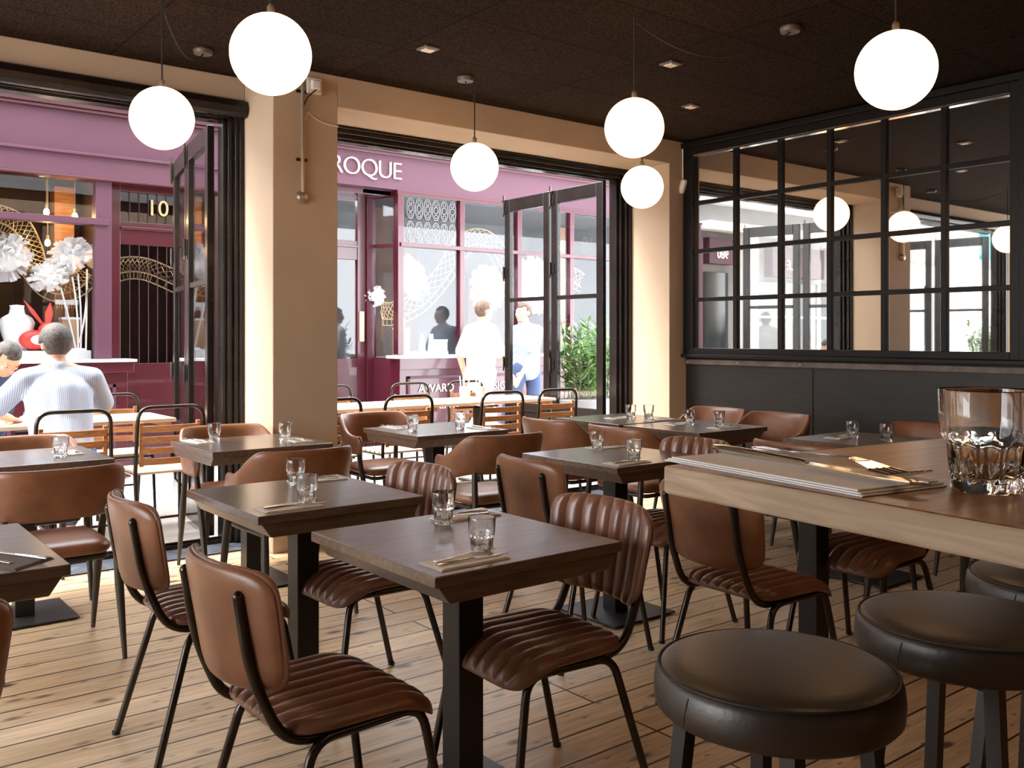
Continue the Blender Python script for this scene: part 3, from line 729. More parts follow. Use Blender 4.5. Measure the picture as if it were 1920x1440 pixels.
# bar setting
o = make_napkin(.27, .115, 'napkin_white'); o.location = (.812, .565, BZ+.0001); o.rotation_euler = (0, 0, math.radians(-99)); tag(o, 'white folded napkin on the timber bar top')
KNI.put((.815, .545, BZ+.0055), math.radians(-103), 'large steel knife on the white napkin on the bar top', 'steel knives', scale=1.35)
FORK.put((.858, .55, BZ+.0055), math.radians(-108), 'large steel fork on the white napkin on the bar top', 'steel forks', scale=1.3)
GL.put((.858, .392, BZ+.0001), .2, 'large clear fluted tumbler standing on the timber bar top', 'clear fluted tumblers').scale = (1.12, 1.12, .93)

# ================================================================ STREET
struct(MB().box((-16, PB, -.14), (15, 12, -.012)).build('ground', M['pave']))
FY = 9.2
# ---------------------------------------------------------------- the shop opposite
sh = empty('shopfront', (4.0, FY, 0), 0, 'plum and maroon painted jewellery shopfront across the street', 'shopfront')
def rel(a, b): return (a[0]-4.0, a[1]-FY, a[2]), (b[0]-4.0, b[1]-FY, b[2])
def sbox(name, m, *bs, bevel=.004, parent=None):
    mb = MB()
    for a, b in bs: mb.box(*rel(a, b))
    return mb.build(name, m, parent or sh, bevel=bevel)
x0, x1 = 1.32, 9.7
sbox('fascia', M['pink'], ((x0, 9.16, 2.99), (x1, 9.34, 3.40)))
sbox('fascia_moulding', M['pink'], ((x0, 9.10, 2.78), (3.95, 9.34, 2.99)), ((x0, 9.07, 2.97), (3.95, 9.3, 2.995)))
sbox('cornice', M['maroon'], ((x0, 9.12, 3.37), (x1, 9.34, 3.40)), ((x0, 9.09, 3.40), (x1, 9.34, 3.445)), ((x0, 9.06, 3.445), (x1, 9.34, 3.50)), ((x0, 9.10, 2.755), (3.95, 9.3, 2.78)))
sbox('cornice_shelf', M['pink'], ((x0, 9.04, 3.50), (x1, 9.34, 3.60)))
sbox('cornice_top', M['maroon'], ((x0, 9.01, 3.60), (x1, 9.34, 3.72)))
sbox('upper_wall', M['brick'], ((x0, 9.30, 3.70), (x1, 9.5, 4.6)))  # unseen wall, kept low to let more sky light indoors
sbox('head_bead', M['maroon'], ((5.56, 9.14, 2.94), (x1, 9.24, 2.99)))
for a, b in ((x0-.10, x0+.02), (2.31, 2.45), (3.55, 3.75)): sbox('post', M['pink'], ((a, 9.14, 0), (b, 9.28, 2.78)))
for a, b in ((5.57, 5.65), (6.44, 6.51), (7.33, 7.40), (8.22, 8.29), (9.1, 9.17)): sbox('post', M['maroon'], ((a, 9.15, 1.1), (b, 9.25, 2.99)))
sbox('transom', M['pink'], ((x0, 9.12, 2.345), (2.42, 9.26, 2.405)))
sbox('transom', M['maroon'], ((5.6, 9.13, 2.345), (x1, 9.25, 2.39)))
sbox('sill', M['white'], ((x0, 8.93, 1.075), (2.62, 9.30, 1.10)))
sbox('sill', M['white'], ((5.50, 8.98, 1.055), (x1, 9.30, 1.09)))
sbox('stall_riser', M['maroon'], ((x0, 9.02, 0), (2.56, 9.30, 1.075)), ((x0, 8.96, .98), (2.60, 9.02, 1.075)), ((x0, 8.99, 0), (2.58, 9.02, .16)))
sbox('stall_riser', M['maroon'], ((5.56, 9.10, 0), (x1, 9.30, 1.055)), ((5.52, 9.03, .93), (x1, 9.10, 1.055)), ((5.56, 9.06, 0), (x1, 9.10, .2)))
for a, b in ((1.55, 2.45),):
    sbox('raised_panel', M['pink'], ((a, 9.0, .84), (b, 9.02, .87)), ((a, 9.0, .25), (b, 9.02, .28)), ((a, 9.0, .25), (a+.03, 9.02, .87)), ((b-.03, 9.0, .25), (b, 9.02, .87)), bevel=.002)
for a in (5.66, 6.56, 7.45, 8.34):
    b = a+.80
    sbox('raised_panel', M['pink'], ((a, 9.075, .82), (b, 9.10, .85)), ((a, 9.075, .28), (b, 9.10, .31)), ((a, 9.075, .28), (a+.03, 9.10, .85)), ((b-.03, 9.075, .28), (b, 9.10, .85)), bevel=.002)
sbox('pane', M['shopglass'], ((x0, 9.19, 1.10), (2.31, 9.20, 2.345))); sbox('pane', M['shopglass'], ((x0, 9.19, 2.405), (2.31, 9.20, 2.755)))
for a, b in ((5.65, 6.44), (6.51, 7.33), (7.40, 8.22), (8.29, 9.1), (9.17, x1)):
    for z0, z1 in ((1.09, 2.345), (2.39, 2.94)): sbox('pane', M['shopglass'], ((a, 9.19, z0), (b, 9.20, z1)), bevel=0)
# recessed doors
def shopdoor(xa, xb, y, bars, zt=2.78):
    fr = [((xa, y-.03, .02), (xa+.11, y+.03, zt)), ((xb-.11, y-.03, .02), (xb, y+.03, zt)), ((xa+.11, y-.025, 2.20), (xb-.11, y+.03, 2.42)), ((xa+.11, y-.05, 2.34), (xb-.11, y-.025, 2.37)), ((xa+.11, y-.025, zt-.07), (xb-.11, y+.03, zt)), ((xa+.11, y-.025, .02), (xb-.11, y+.03, 1.05))]
    d = sbox('shop_door', M['maroon'], *fr)
    sbox('door_glass', M['shopglass'], ((xa+.11, y-.005, 1.05), (xb-.11, y+.005, 2.20)), ((xa+.11, y-.005, 2.42), (xb-.11, y+.005, zt-.07)), bevel=0, parent=d)
    if bars:
        bb = []
        k = xa+.20
        while k < xb-.14: bb.append(((k-.003, y-.018, 1.05), (k+.003, y-.012, 2.20))); bb.append(((k-.003, y-.018, 2.42), (k+.003, y-.012, zt-.07))); k += .088
        sbox('door_bars', M['pink'], *bb, bevel=0, parent=d)
    return d
shopdoor(2.47, 3.50, 9.36, True); sd2 = shopdoor(4.50, 5.40, 9.62, False, 2.97)
sbox('letter_plate', M['gold'], ((5.31, 9.57, 1.25), (5.37, 9.59, 1.6)), bevel=.002, parent=sd2)
sbox('entrance_lining', M['maroon'], ((5.40, 9.56, 0), (5.50, 9.70, 2.97)), ((3.75, 9.30, 0), (3.85, 9.7, 2.99)), ((3.85, 9.64, 0), (4.50, 9.7, 2.99)), ((3.80, 9.30, 2.93), (5.60, 9.7, 2.99)), ((2.45, 9.28, 2.755), (3.55, 9.5, 2.80)))
# splayed side window of the entrance
sp = Vector((5.50, 9.64, 0)); ep = Vector((5.61, 9.24, 0)); dl = (ep-sp); Ls = dl.length; mt = Matrix.Translation(sp-Vector((4.0, FY, 0))) @ Matrix.Rotation(math.atan2(dl.y, dl.x), 4, 'Z')
o = MB(); o.box((0, -.03, 0), (Ls, .03, 1.06), mt); o.box((0, -.03, 2.345), (Ls, .03, 2.39), mt); o.box((0, -.03, 2.92), (Ls, .03, 2.99), mt); o.box((0, -.03, 1.0), (.05, .03, 2.95), mt); o.build('side_window_frame', M['maroon'], sh, bevel=.003)
MB().box((.05, -.004, 1.06), (Ls, .004, 2.92), mt).build('pane', M['shopglass'], sh)
# lettering on the shop
text('ROQUE', .285, .012, 'fascia_letters', M['letters'], sh, (5.165-4.0, 9.145-FY, 3.19), (pi/2, 0, 0), spacing=.90, bold=-.0065)
text('10', .22, .006, 'house_number', M['gold'], sh, (2.93-4.0, 9.33-FY, 2.565), (pi/2, 0, 0))
text('AWARD', .135, .003, 'panel_letters', M['letters'], sh, (6.06-4.0, 9.09-FY, .70), (pi/2, 0, 0))
text('WINNING', .135, .003, 'panel_letters', M['letters'], sh, (6.06-4.0, 9.09-FY, .50), (pi/2, 0, 0))
text('DESIGN', .135, .003, 'panel_letters', M['letters'], sh, (6.96-4.0, 9.09-FY, .70), (pi/2, 0, 0))
# fretwork transfer on the upper pane: rows of stretched rings
fr = MB()
for r_ in range(2):
    for k in range(6):
        cx, cz = 5.76+k*.118, 2.53+r_*.27
        for q in (1, .58):
            pts = []
            for i in range(20):
                a = 2*pi*i/20; pts.append((cx+.050*q*math.copysign(abs(math.cos(a))**.7, math.cos(a))-4.0, 9.182-FY, cz+.118*q*math.sin(a)*(1 if q == 1 else .55)))
            fr.tube(pts, .0028, 4, closed=True)
        for dz in (-.075, .075):
            fr.tube([(cx+.022*math.cos(2*pi*i/10)-4.0, 9.182-FY, cz+dz+.022*math.sin(2*pi*i/10)) for i in range(10)], .0025, 4, closed=True)
fr.build('window_transfer', M['brick'], sh)
# shop interior shell
sbox('interior', M['shopbrown'], ((x0, 10.7, 0), (5.2, 10.8, 3.0)), ((x0, 9.3, 2.92), (3.6, 10.8, 3.0)), ((x0-.05, 9.3, 0), (x0+.05, 10.8, 3.0)), ((x0, 9.3, .98), (2.5, 10.1, 1.06)), ((2.42, 9.5, 0), (2.47, 10.2, 2.9)), ((3.52, 9.5, 0), (3.57, 10.8, 2.9)), bevel=0)
sbox('interior', M['shopgrey'], ((5.1, 10.9, 0), (x1, 11.0, 3.0)), ((5.2, 9.3, 2.94), (x1, 11.0, 3.0)), ((x1-.05, 9.3, 0), (x1, 11, 3.0)), ((5.65, 9.3, .98), (x1, 10.1, 1.06)), bevel=0)
sbox('curtain', M['shopbrown'], ((6.15, 10.6, 1.0), (6.75, 10.66, 2.7)), ((7.6, 10.6, 1.2), (8.5, 10.66, 2.2)), ((5.62, 10.2, 1.0), (6.12, 10.25, 2.94)), bevel=0)
sbox('timber_lining', M['slat'], ((2.12, 9.9, 1.0), (2.30, 10.1, 2.78)), ((8.9, 10.2, 1.0), (9.2, 10.4, 2.9)), bevel=0)
# ---------------------------------------------------------------- window display
def ribbon(path, wid, lab, y, n):
    P_ = [Vector((a, 0, b)) for a, b in path]; pts = []
    for i in range(len(P_)-1):          # catmull-rom
        p0 = P_[max(i-1, 0)]; p1 = P_[i]; p2 = P_[i+1]; p3 = P_[min(i+2, len(P_)-1)]
        for k in range(n):
            t = k/n; pts.append(.5*((2*p1)+(p2-p0)*t+(2*p0-5*p1+4*p2-p3)*t*t+(3*p1-p0-3*p2+p3)*t**3))
    pts.append(P_[-1]); c = P_[0].copy()
    nr = []
    for i in range(len(pts)):
        t = (pts[min(i+1, len(pts)-1)]-pts[max(i-1, 0)]).normalized(); nr.append(Vector((-t.z, 0, t.x)))
    mb = MB(); rows = 5
    G = [[pts[i]+nr[i]*wid*(j/rows-.5)+Vector((0, .05*math.sin(pi*j/rows), 0)) for j in range(rows+1)] for i in range(len(pts))]
    for i in range(len(pts)-1):
        for j in range(rows):
            if (i+j) % 2 == 0: mb.tube([G[i][j]-c, G[i+1][j+1]-c], .0045, 4)
            else: mb.tube([G[i][j+1]-c, G[i+1][j]-c], .0045, 4)
        if i % 2 == 0: mb.tube([G[i][0]-c, G[i][0]-nr[i]*.075-c], .0045, 4)
    mb.tube([g[0]-c for g in G], .008, 5); mb.tube([g[-1]-c for g in G], .008, 5); mb.tube([g[0]-nr[i]*.075-c for i, g in enumerate(G)], .007, 5)
    o = mb.build('mesh_ribbon', M['gold'], loc=(c.x, y, c.z)); tag(o, lab, 'wire ribbon', 'gold wire ribbons in the shop')
ribbon([(1.42, 2.38), (1.58, 2.43), (1.75, 2.35), (1.85, 2.16), (1.91, 1.96), (2.05, 1.80), (2.22, 1.84), (2.30, 1.95)], .16, 'woven gold wire ribbon looping through the left shop window', 9.55, 9)
ribbon([(2.62, 2.0), (2.76, 2.04), (2.91, 2.04), (3.06, 2.0), (3.34, 1.88)], .15, 'woven gold wire ribbon arching behind the number 10 door', 9.75, 7)
ribbon([(5.72, 1.62), (5.89, 1.63), (6.23, 1.77), (6.58, 2.11), (6.83, 2.46), (7.12, 2.61), (7.43, 2.52), (7.75, 2.1), (8.1, 1.9), (8.4, 2.04), (8.69, 2.2), (9.0, 2.1)], .20, 'long pale wire ribbon waving through the right shop window', 9.75, 8)
def flower(x, y, z, r, lab, el=(1, 1, 1), tilt=0, seed=1):
    rd = random.Random(seed); mb = MB(); mt = Matrix.Rotation(tilt, 3, 'Y')
    core = MB()
    for i in range(150):
        a = rd.uniform(0, 2*pi); h = rd.uniform(-1, 1); q = math.sqrt(1-h*h); d = Vector((q*math.cos(a), q*math.sin(a), h))
        u = d.orthogonal().normalized(); v = d.cross(u); an = rd.uniform(0, pi); u2 = u*math.cos(an)+v*math.sin(an); v2 = d.cross(u2)
        b0 = d*r*.55; tip = d*r*rd.uniform(.88, 1.08); wq = r*.22
        P4 = [b0-u2*wq*.5, b0+u2*wq*.5, tip+u2*wq*.6+v2*wq*.2, tip+v2*wq*.5, tip-u2*wq*.6+v2*wq*.2]
        P4 = [mt @ Vector((p.x*el[0], p.y*el[1], p.z*el[2])) for p in P4]; nn = d*.006
        mb.add([p for p in P4]+[p+nn for p in P4], [(0, 1, 2, 3, 4), (9, 8, 7, 6, 5)]+[(k, 5+k, 5+(k+1) % 5, (k+1) % 5) for k in range(5)])
    o = mb.build('paper_flower', M['paper'], loc=(x, y, z)); tag(o, lab, 'paper flower', 'giant white paper flowers in the shop windows')
    m_ = MB(); m_.ball((0, 0, 0), (r*.7*el[0], r*.7*el[1], r*.7*el[2]), 16, 10, Matrix.Rotation(tilt, 3, 'Y')); m_.build('core', M['paper'], o)
flower(1.61, 9.50, 2.05, .23, 'giant white paper flower cut by the left photo edge', seed=1)
flower(2.16, 9.45, 2.08, .17, 'white paper flower, upper right of the pair in the left window', seed=2, el=(1.25, .8, .9), tilt=-.6)
flower(1.98, 9.45, 1.88, .16, 'white paper flower, lower left of the pair in the left window', seed=3, el=(1.15, .8, .9), tilt=-.4)
flower(5.97, 9.50, 2.02, .25, 'slanted white paper flower beneath the ring patterned pane', seed=4, el=(.72, .6, 1.15), tilt=-.5)
flower(7.12, 9.50, 1.93, .30, 'round white paper flower left of the folded black doors', seed=5, el=(.8, .7, 1))
flower(7.86, 9.5, 1.98, .36, 'largest white paper flower seen through the folded door glass', seed=6, el=(.9, .7, 1.1))
flower(5.52, 9.62, 1.78, .13, 'small pale flower behind the splayed entrance glass', seed=8)
for i, (x, z, zt, lb) in enumerate(((1.99, 2.49, 2.92, 'upper left bare bulb hanging in the left shop window'), (2.24, 2.47, 2.92, 'right hand bare bulb hanging in the left shop window'), (2.00, 2.20, 2.92, 'lower bare bulb hanging in the left shop window'), (8.45, 2.52, 2.94, 'bare bulb in the right shop window behind the folded doors'))):
    e = empty('hanging_bulb', (x, 9.62, z), 0, lb, 'light bulb', 'bare bulbs in the shop windows')
    MB().lathe([(.001, -.035), (.018, -.028), (.026, -.008), (.022, .015), (.012, .03), (.001, .03)], seg=16).build('bulb', M['bulb'], e)
    MB().tube([(0, 0, .03), (0, 0, zt-z)], .006, 6).build('flex', M['gold'], e); MB().lathe([(.001, .028), (.014, .028), (.014, .07), (.001, .07)], seg=12).build('lampholder', M['gold'], e)
# display busts, boxes and the red ornament
def bust(x, y, z, s, lab):
    mb = MB(); mb.lathe([(.001, 0), (.055, .0), (.06, .02), (.085, .10), (.10, .17), (.085, .20), (.045, .225), (.038, .26), (.042, .275), (.001, .28)], seg=24); mb.v = [(a*s, b_*s*.5, c*s) for a, b_, c in mb.v]
    tag(mb.build('necklace_bust', M['paper'], loc=(x, y, z)), lab, 'display bust', 'white necklace busts')
sbox('display_step', M['white'], ((1.45, 9.26, 1.06), (2.30, 9.46, 1.18)), ((5.85, 9.28, 1.06), (6.36, 9.5, 1.13)))
bust(1.70, 9.40, 1.18, 1.5, 'white necklace bust behind the red ornament, left window')
bust(5.80, 9.45, 1.40, .6, 'small white bust on the box in the right window')
for x, lb in ((6.06, 'left white tapered ring cone in the right shop window'), (6.19, 'right white tapered ring cone in the right shop window')):
    MBk = MB().lathe([(.001, 0), (.045, 0), (.022, .21), (.001, .21)], seg=20).build('display_cone', M['paper'], loc=(x, 9.40, 1.13)); tag(MBk, lb, 'display cone', 'white display cones')
for x, y, z, w_, h, lb, m_ in ((2.0, 9.38, 1.18, .14, .20, 'low kraft display box left of the seated man, left window', 'card'), (2.16, 9.50, 1.06, .15, .42, 'tall kraft display box behind the seated man', 'card'), (5.80, 9.45, 1.06, .15, .34, 'kraft display box in the right shop window', 'card'), (6.28, 9.38, 1.13, .16, .13, 'white jewellery box beside the cones', 'white')):
    e = empty('display_box', (x, y, z), 0, lb, 'display box'); MB().box((-w_/2, -w_/2, 0), (w_/2, w_/2, h)).build('box_body', M[m_], e, bevel=.003); MB().box((-w_/2-.004, -w_/2-.004, h-.01), (w_/2+.004, w_/2+.004, h+.012)).build('lid', M['white'], e, bevel=.003)
e = empty('card_rack', (2.13, 9.46, 1.49), 0, 'white earring rack standing on the tall kraft box', 'display rack')
MB().box((-.012, -.01, 0), (.012, .01, .12)).build('stem', M['white'], e); MB().box((-.10, -.012, .12), (.10, .012, .165)).build('bar', M['white'], e, bevel=.003)
o = MB()
for k in range(9): o.tube([(-.085+k*.021, -.012, .12), (-.085+k*.021, -.014, .08)], .0025, 5)
o.build('earrings', M['steel'], e)
e = empty('red_ornament', (1.86, 9.32, 1.18), 0, 'red long eared animal ornament with white face patch', 'ornament')
o = MB(); o.ball((-.03, 0, .10), (.13, .06, .09)); o.ball((.07, 0, .20), (.075, .045, .06), mtx=Matrix.Rotation(-.5, 3, 'Y')); o.build('body', M['red'], e)
for a, b in (((.03, 0, .25), (-.12, 0, .46)), ((.08, 0, .25), (.10, 0, .44))):
    a = Vector(a); b = Vector(b); MB().tube([a, a.lerp(b, .5), b], [.022, .036, .004], 10, flat=.5).build('ear', M['red'], e)
o = MB(); o.ball((.0, -.055, .10), (.075, .012, .045)); o.ball((.085, -.045, .215), (.022, .008, .014)); o.build('white_patch', M['white'], e)
MB().ball((.087, -.054, .215), .007, 10, 8).build('eye', M['cord'], e)
e = empty('bent_branch', (2.20, 9.42, 1.15), 0, 'bundle of pale bent branches in the left shop window', 'branches')
for k, (a, b_, c) in enumerate((((-.0, 0, .05), (-.06, 0, .35), (-.13, 0, .62)), ((.02, 0, .0), (.03, 0, .4), (-.03, 0, .72)), ((.04, 0, .0), (.07, .02, .3), (.02, 0, .75)), ((.09, 0, 0), (.10, 0, .5), (.10, 0, .80)), ((.03, 0, .1), (.09, 0, .32), (.10, 0, .6)))):
    a, b_, c = map(Vector, (a, b_, c)); MB().tube([a*(1-t)**2+b_*2*t*(1-t)+c*t*t for t in [i/8 for i in range(9)]], .0085, 6).build('branch', M['letters'], e)
o = tag(MB().lathe([(.001, 0), (.06, 0), (.075, .05), (.07, .12), (.05, .14), (.001, .14)], seg=20).build('white_pot', M['paper'], loc=(2.21, 9.36, 1.06)), 'small white pot under the pale branches', 'pot')

# ---------------------------------------------------------------- other street fronts (seen in the wall mirror)
s2 = empty('neighbour_shopfront', (-1.4, FY, 0), 0, 'grey shopfront with small maroon sign, reflected in the wall mirror', 'shopfront')
def nb(par, name, m, *bs, bevel=.004):
    mb = MB(); px_, py_, _ = par.location
    for a, b in bs: mb.box((a[0]-px_, a[1]-py_, a[2]), (b[0]-px_, b[1]-py_, b[2]))
    return mb.build(name, m, par, bevel=bevel)
nb(s2, 'wall', M['brick'], ((-3.3, 9.35, 0), (1.2, 9.6, 4.6)), bevel=0)
nb(s2, 'cornice', M['white'], ((-3.3, 9.05, 2.92), (1.18, 9.35, 3.05)), ((-3.3, 9.15, 3.35), (1.18, 9.35, 3.42)))
nb(s2, 'pilaster', M['white'], ((-.10, 9.12, 0), (.26, 9.35, 3.0)), ((-3.3, 9.12, 0), (-3.0, 9.35, 3.0)))
nb(s2, 'fascia', M['pink'], ((-2.0, 9.18, 2.28), (-.55, 9.35, 2.78)), ((.42, 9.20, 2.42), (1.0, 9.35, 2.82)))
nb(s2, 'shop_window', M['darkglass'], ((.42, 9.31, .9), (1.0, 9.34, 2.3)))
text('980', .18, .006, 'street_number', M['letters'], s2, (.70+1.4, 9.19-FY, 2.56), (pi/2, 0, 0))
nb(s2, 'shop_window', M['darkglass'], ((-2.9, 9.30, .5), (-.2, 9.34, 2.2)))
nb(s2, 'window_bars', M['white'], ((-2.0, 9.27, .5), (-1.96, 9.31, 2.2)), ((-1.1, 9.27, .5), (-1.06, 9.31, 2.2)), ((-2.9, 9.27, 1.6), (-.2, 9.31, 1.64)))
text('ILE', .22, .006, 'fascia_letters', M['letters'], s2, (-1.05+1.4, 9.17-FY, 2.47), (pi/2, 0, 0))
s3 = empty('street_building', (-8.5, FY, 0), 0, 'white building with teal sign, reflected at the right of the wall mirror', 'building')
nb(s3, 'wall', M['white'], ((-14, 9.3, 0), (-3.3, 9.6, 4.9)), bevel=0)
nb(s3, 'sign', M['teal'], ((-9.6, 9.15, 2.75), (-7.9, 9.3, 3.7)))
for k, x in enumerate((-12.8, -10.6, -6.6, -4.6)): nb(s3, 'window', M['darkglass'], ((x, 9.27, .8), (x+1.0, 9.31, 2.3)))
nb(s3, 'awning', M['brick'], ((-7.4, 8.8, 2.7), (-3.5, 9.3, 2.85)))

# ---------------------------------------------------------------- planters
def planter(x, y, lab, h=.72, top=1.52, seed=3, w_=.55):
    rd = random.Random(seed)
    e = empty('leafy_planter', (x, y, 0), 0, lab, 'planted tub', 'leafy planters outside')
    MB().box((-w_, -.2, 0), (w_, .2, h)).build('planter', M['soil'], e, bevel=.01)
    st = MB(); lf = MB()
    for k in range(80):
        bx, by = rd.uniform(-w_+.08, w_-.08), rd.uniform(-.14, .14); tx, ty = bx+rd.uniform(-.16, .16), by+rd.uniform(-.15, .15); hh = rd.uniform(.45, 1)*(top-h)
        st.tube([(bx, by, h), ((bx+tx)/2, (by+ty)/2, h+hh*.55), (tx, ty, h+hh)], .004, 5)
        for q in range(30):
            t = rd.uniform(.1, 1); p = Vector((bx+(tx-bx)*t, by+(ty-by)*t, h+hh*t)); a = rd.uniform(0, 2*pi); el_ = rd.uniform(-.3, .9); L = rd.uniform(.07, .13)
            d = Vector((math.cos(a)*math.cos(el_), math.sin(a)*math.cos(el_), math.sin(el_))); s_ = d.cross(Vector((0, 0, 1))).normalized()*L*.16; nn = Vector((0, 0, .0012))
            lf.add([p, p+d*L*.5+s_, p+d*L, p+d*L*.5-s_, p+nn, p+d*L*.5+s_+nn, p+d*L+nn, p+d*L*.5-s_+nn], [(0, 1, 2, 3), (7, 6, 5, 4), (0, 4, 5, 1), (1, 5, 6, 2), (2, 6, 7, 3), (3, 7, 4, 0)])
    st.build('stems', M['green_dark'], e); lf.build('foliage', M['leaf'], e)
planter(6.30, 6.55, 'green bushy plant in a grey trough beyond the folded doors')
planter(-2.75, 6.7, 'leafy planter down the street, seen only in the wall mirror', top=1.75, seed=9)
# cutlery tub and bottle on the outdoor tables
for x, y, lb in ((4.74, 6.66, 'left white tub of wrapped cutlery on the outdoor table'), (4.84, 6.56, 'right white tub of wrapped cutlery on the outdoor table')):
    e = empty('cutlery_tub', (x, y, .75), 0, lb, 'cutlery tub', 'white cutlery tubs')
    MB().lathe([(.001, 0), (.042, 0), (.05, .12), (.047, .12), (.040, .006), (.001, .006)], seg=24).build('tub', M['white'], e)
    for k in range(5):
        a = k*1.3; MB().tube([(.02*math.cos(a), .02*math.sin(a), .01), (.045*math.cos(a), .045*math.sin(a), .19+.01*k)], .006, 6).build('wrapped_cutlery', M['napkin_white'], e)
e = empty('water_bottle', (1.08, 6.86, .75), 0, 'pale bottle with a white label between the two men', 'bottle')
MB().lathe([(.001, 0), (.033, 0), (.034, .01), (.034, .17), (.016, .23), (.014, .28), (.016, .285), (.016, .30), (.001, .30)], seg=24).build('bottle_body', M['glass'], e)
MB().lathe([(.0345, .05), (.0348, .05), (.0348, .13), (.0345, .13)], seg=24).build('bottle_label', M['white'], e)
MB().lathe([(.001, .285), (.0175, .285), (.0175, .312), (.001, .312)], seg=16).build('cap', M['white'], e)

# ================================================================ PEOPLE
def remesh(o, v, sm=4):
    r = o.modifiers.new('remesh', 'REMESH'); r.mode = 'VOXEL'; r.voxel_size = v; r.use_smooth_shade = True
    s = o.modifiers.new('smooth', 'SMOOTH'); s.iterations = sm; s.factor = .5
    return o
def limb(mb, pts, rs, seg=14):
    P_ = [Vector(p) for p in pts]; out = []; ro = []
    for i in range(len(P_)-1):
        for k in range(6): t = k/6; out.append(P_[i].lerp(P_[i+1], t)); ro.append(rs[i]*(1-t)+rs[i+1]*t)
    out.append(P_[-1]); ro.append(rs[-1]); mb.tube(out, ro, seg)
    for p, r in zip(P_, rs): mb.ball(p, r, 14, 9)
def hand(mb, p, d, up, s=1, curl=.4):
    """palm with four fingers and a side thumb; d = pointing direction, up = back of hand"""
    p = Vector(p); d = Vector(d).normalized(); up = Vector(up); side = d.cross(up).normalized(); up = side.cross(d).normalized()
    c = p+d*.045*s
    mb.ball(c, 1, 14, 9, mtx=Matrix((side*.040*s, d*.050*s, up*.016*s)).transposed())
    for k, (o_, L) in enumerate(((-.030, .066), (-.010, .076), (.010, .072), (.029, .056))):
        a = c+side*o_*s+d*.038*s; b = a+d*L*.5*s-up*.01*curl; e_ = b+(d*(1-curl*.6)-up*curl).normalized()*L*.5*s
        limb(mb, (a, b, e_), (.0088*s, .0082*s, .007*s), 8)
    a = c-side*.034*s-d*.02*s; b = a-side*.022*s+d*.028*s-up*.006; e_ = b+d*.028*s-up*.012-side*.004
    limb(mb, (a, b, e_), (.0105*s, .0095*s, .008*s), 8)
def head(mb, c, rot, s=1):
    c = Vector(c); R3 = rot.to_matrix()
    def pt(x, y, z): return c+R3 @ Vector((x*s, y*s, z*s))
    mb.ball(c+R3 @ Vector((0, -.012, .020)), (.076*s, .094*s, .092*s), 20, 14, mtx=R3)
    mb.ball(pt(0, .024, -.035), (.058*s, .062*s, .078*s), 18, 12, mtx=R3)
    mb.ball(pt(0, .062, -.088), (.026*s, .022*s, .020*s), 12, 8, mtx=R3)
    limb(mb, (pt(0, .082, .012), pt(0, .103, -.022), pt(0, .098, -.034)), (.009*s, .014*s, .015*s), 10)
    for q in (-1, 1):
        mb.ball(pt(q*.077, -.010, -.010), (.010*s, .020*s, .032*s), 12, 8, mtx=R3)
        mb.ball(pt(q*.032, .076, .020), (.022*s, .012*s, .008*s), 10, 8, mtx=R3)
        mb.ball(pt(q*.036, .066, -.022), (.020*s, .018*s, .016*s), 10, 8, mtx=R3)
    mb.ball(pt(0, .083, -.056), (.024*s, .010*s, .006*s), 10, 8, mtx=R3); mb.ball(pt(0, .081, -.066), (.020*s, .010*s, .007*s), 10, 8, mtx=R3)
    return pt, R3
def face_bits(e, c, rot, base, s=1):
    R3 = rot.to_matrix(); c = Vector(c)-base
    def pt(x, y, z): return c+R3 @ Vector((x*s, y*s, z*s))
    o = MB(); o2 = MB()
    for q in (-1, 1): o.ball(pt(q*.032, .071, .002), .0120*s, 12, 8); o2.ball(pt(q*.032, .0795, .001), .0058*s, 10, 6)
    o.build('eye', M['skin'], e); o2.build('iris', M['cord'], e)
    o = MB(); limb(o, (pt(-.022, .091, -.061), pt(0, .096, -.060), pt(.022, .091, -.061)), (.0022, .003, .0022), 6); o.build('lips', M['red'] if False else M['skin'], e)
def hairs(e, c, rot, base, m, s=1, low=-.03, cover=1):
    R3 = rot.to_matrix(); c = Vector(c)-base; mb = MB(); seg, rings = 36, 22; vs = []; idx = {}
    rd = random.Random(5)
    for i in range(rings+1):
        th_ = pi*i/rings
        for k in range(seg):
            a = 2*pi*k/seg; d = Vector((math.sin(th_)*math.cos(a), math.sin(th_)*math.sin(a), math.cos(th_)))
            front = max(0, d.y); r = 1.075+.012*rd.random(); p = Vector((d.x*.076*r, -.012+d.y*.094*r, .020+d.z*.092*r))
            vs.append(c+R3 @ (p*s)); idx[(i, k)] = (d, p)
    fs = []
    for i in range(rings):
        for k in range(seg):
            d, p = idx[(i, k)]; lim = -.075+.01*math.sin(9*k/seg*6.28) if d.y < -.2 else (.0 if d.y < .25 else .062+.02*abs(d.x))
            if abs(d.x) > .85 and d.y < .3 and d.y > -.35: lim = .012
            if p.z > lim: fs.append((i*seg+k, i*seg+(k+1) % seg, (i+1)*seg+(k+1) % seg, (i+1)*seg+k))
    mb.add(vs, fs, True); o = mb.build('hair', m, e, angle=180)
    so_ = o.modifiers.new('solidify', 'SOLIDIFY'); so_.thickness = .016*s; so_.offset = -1
    return o
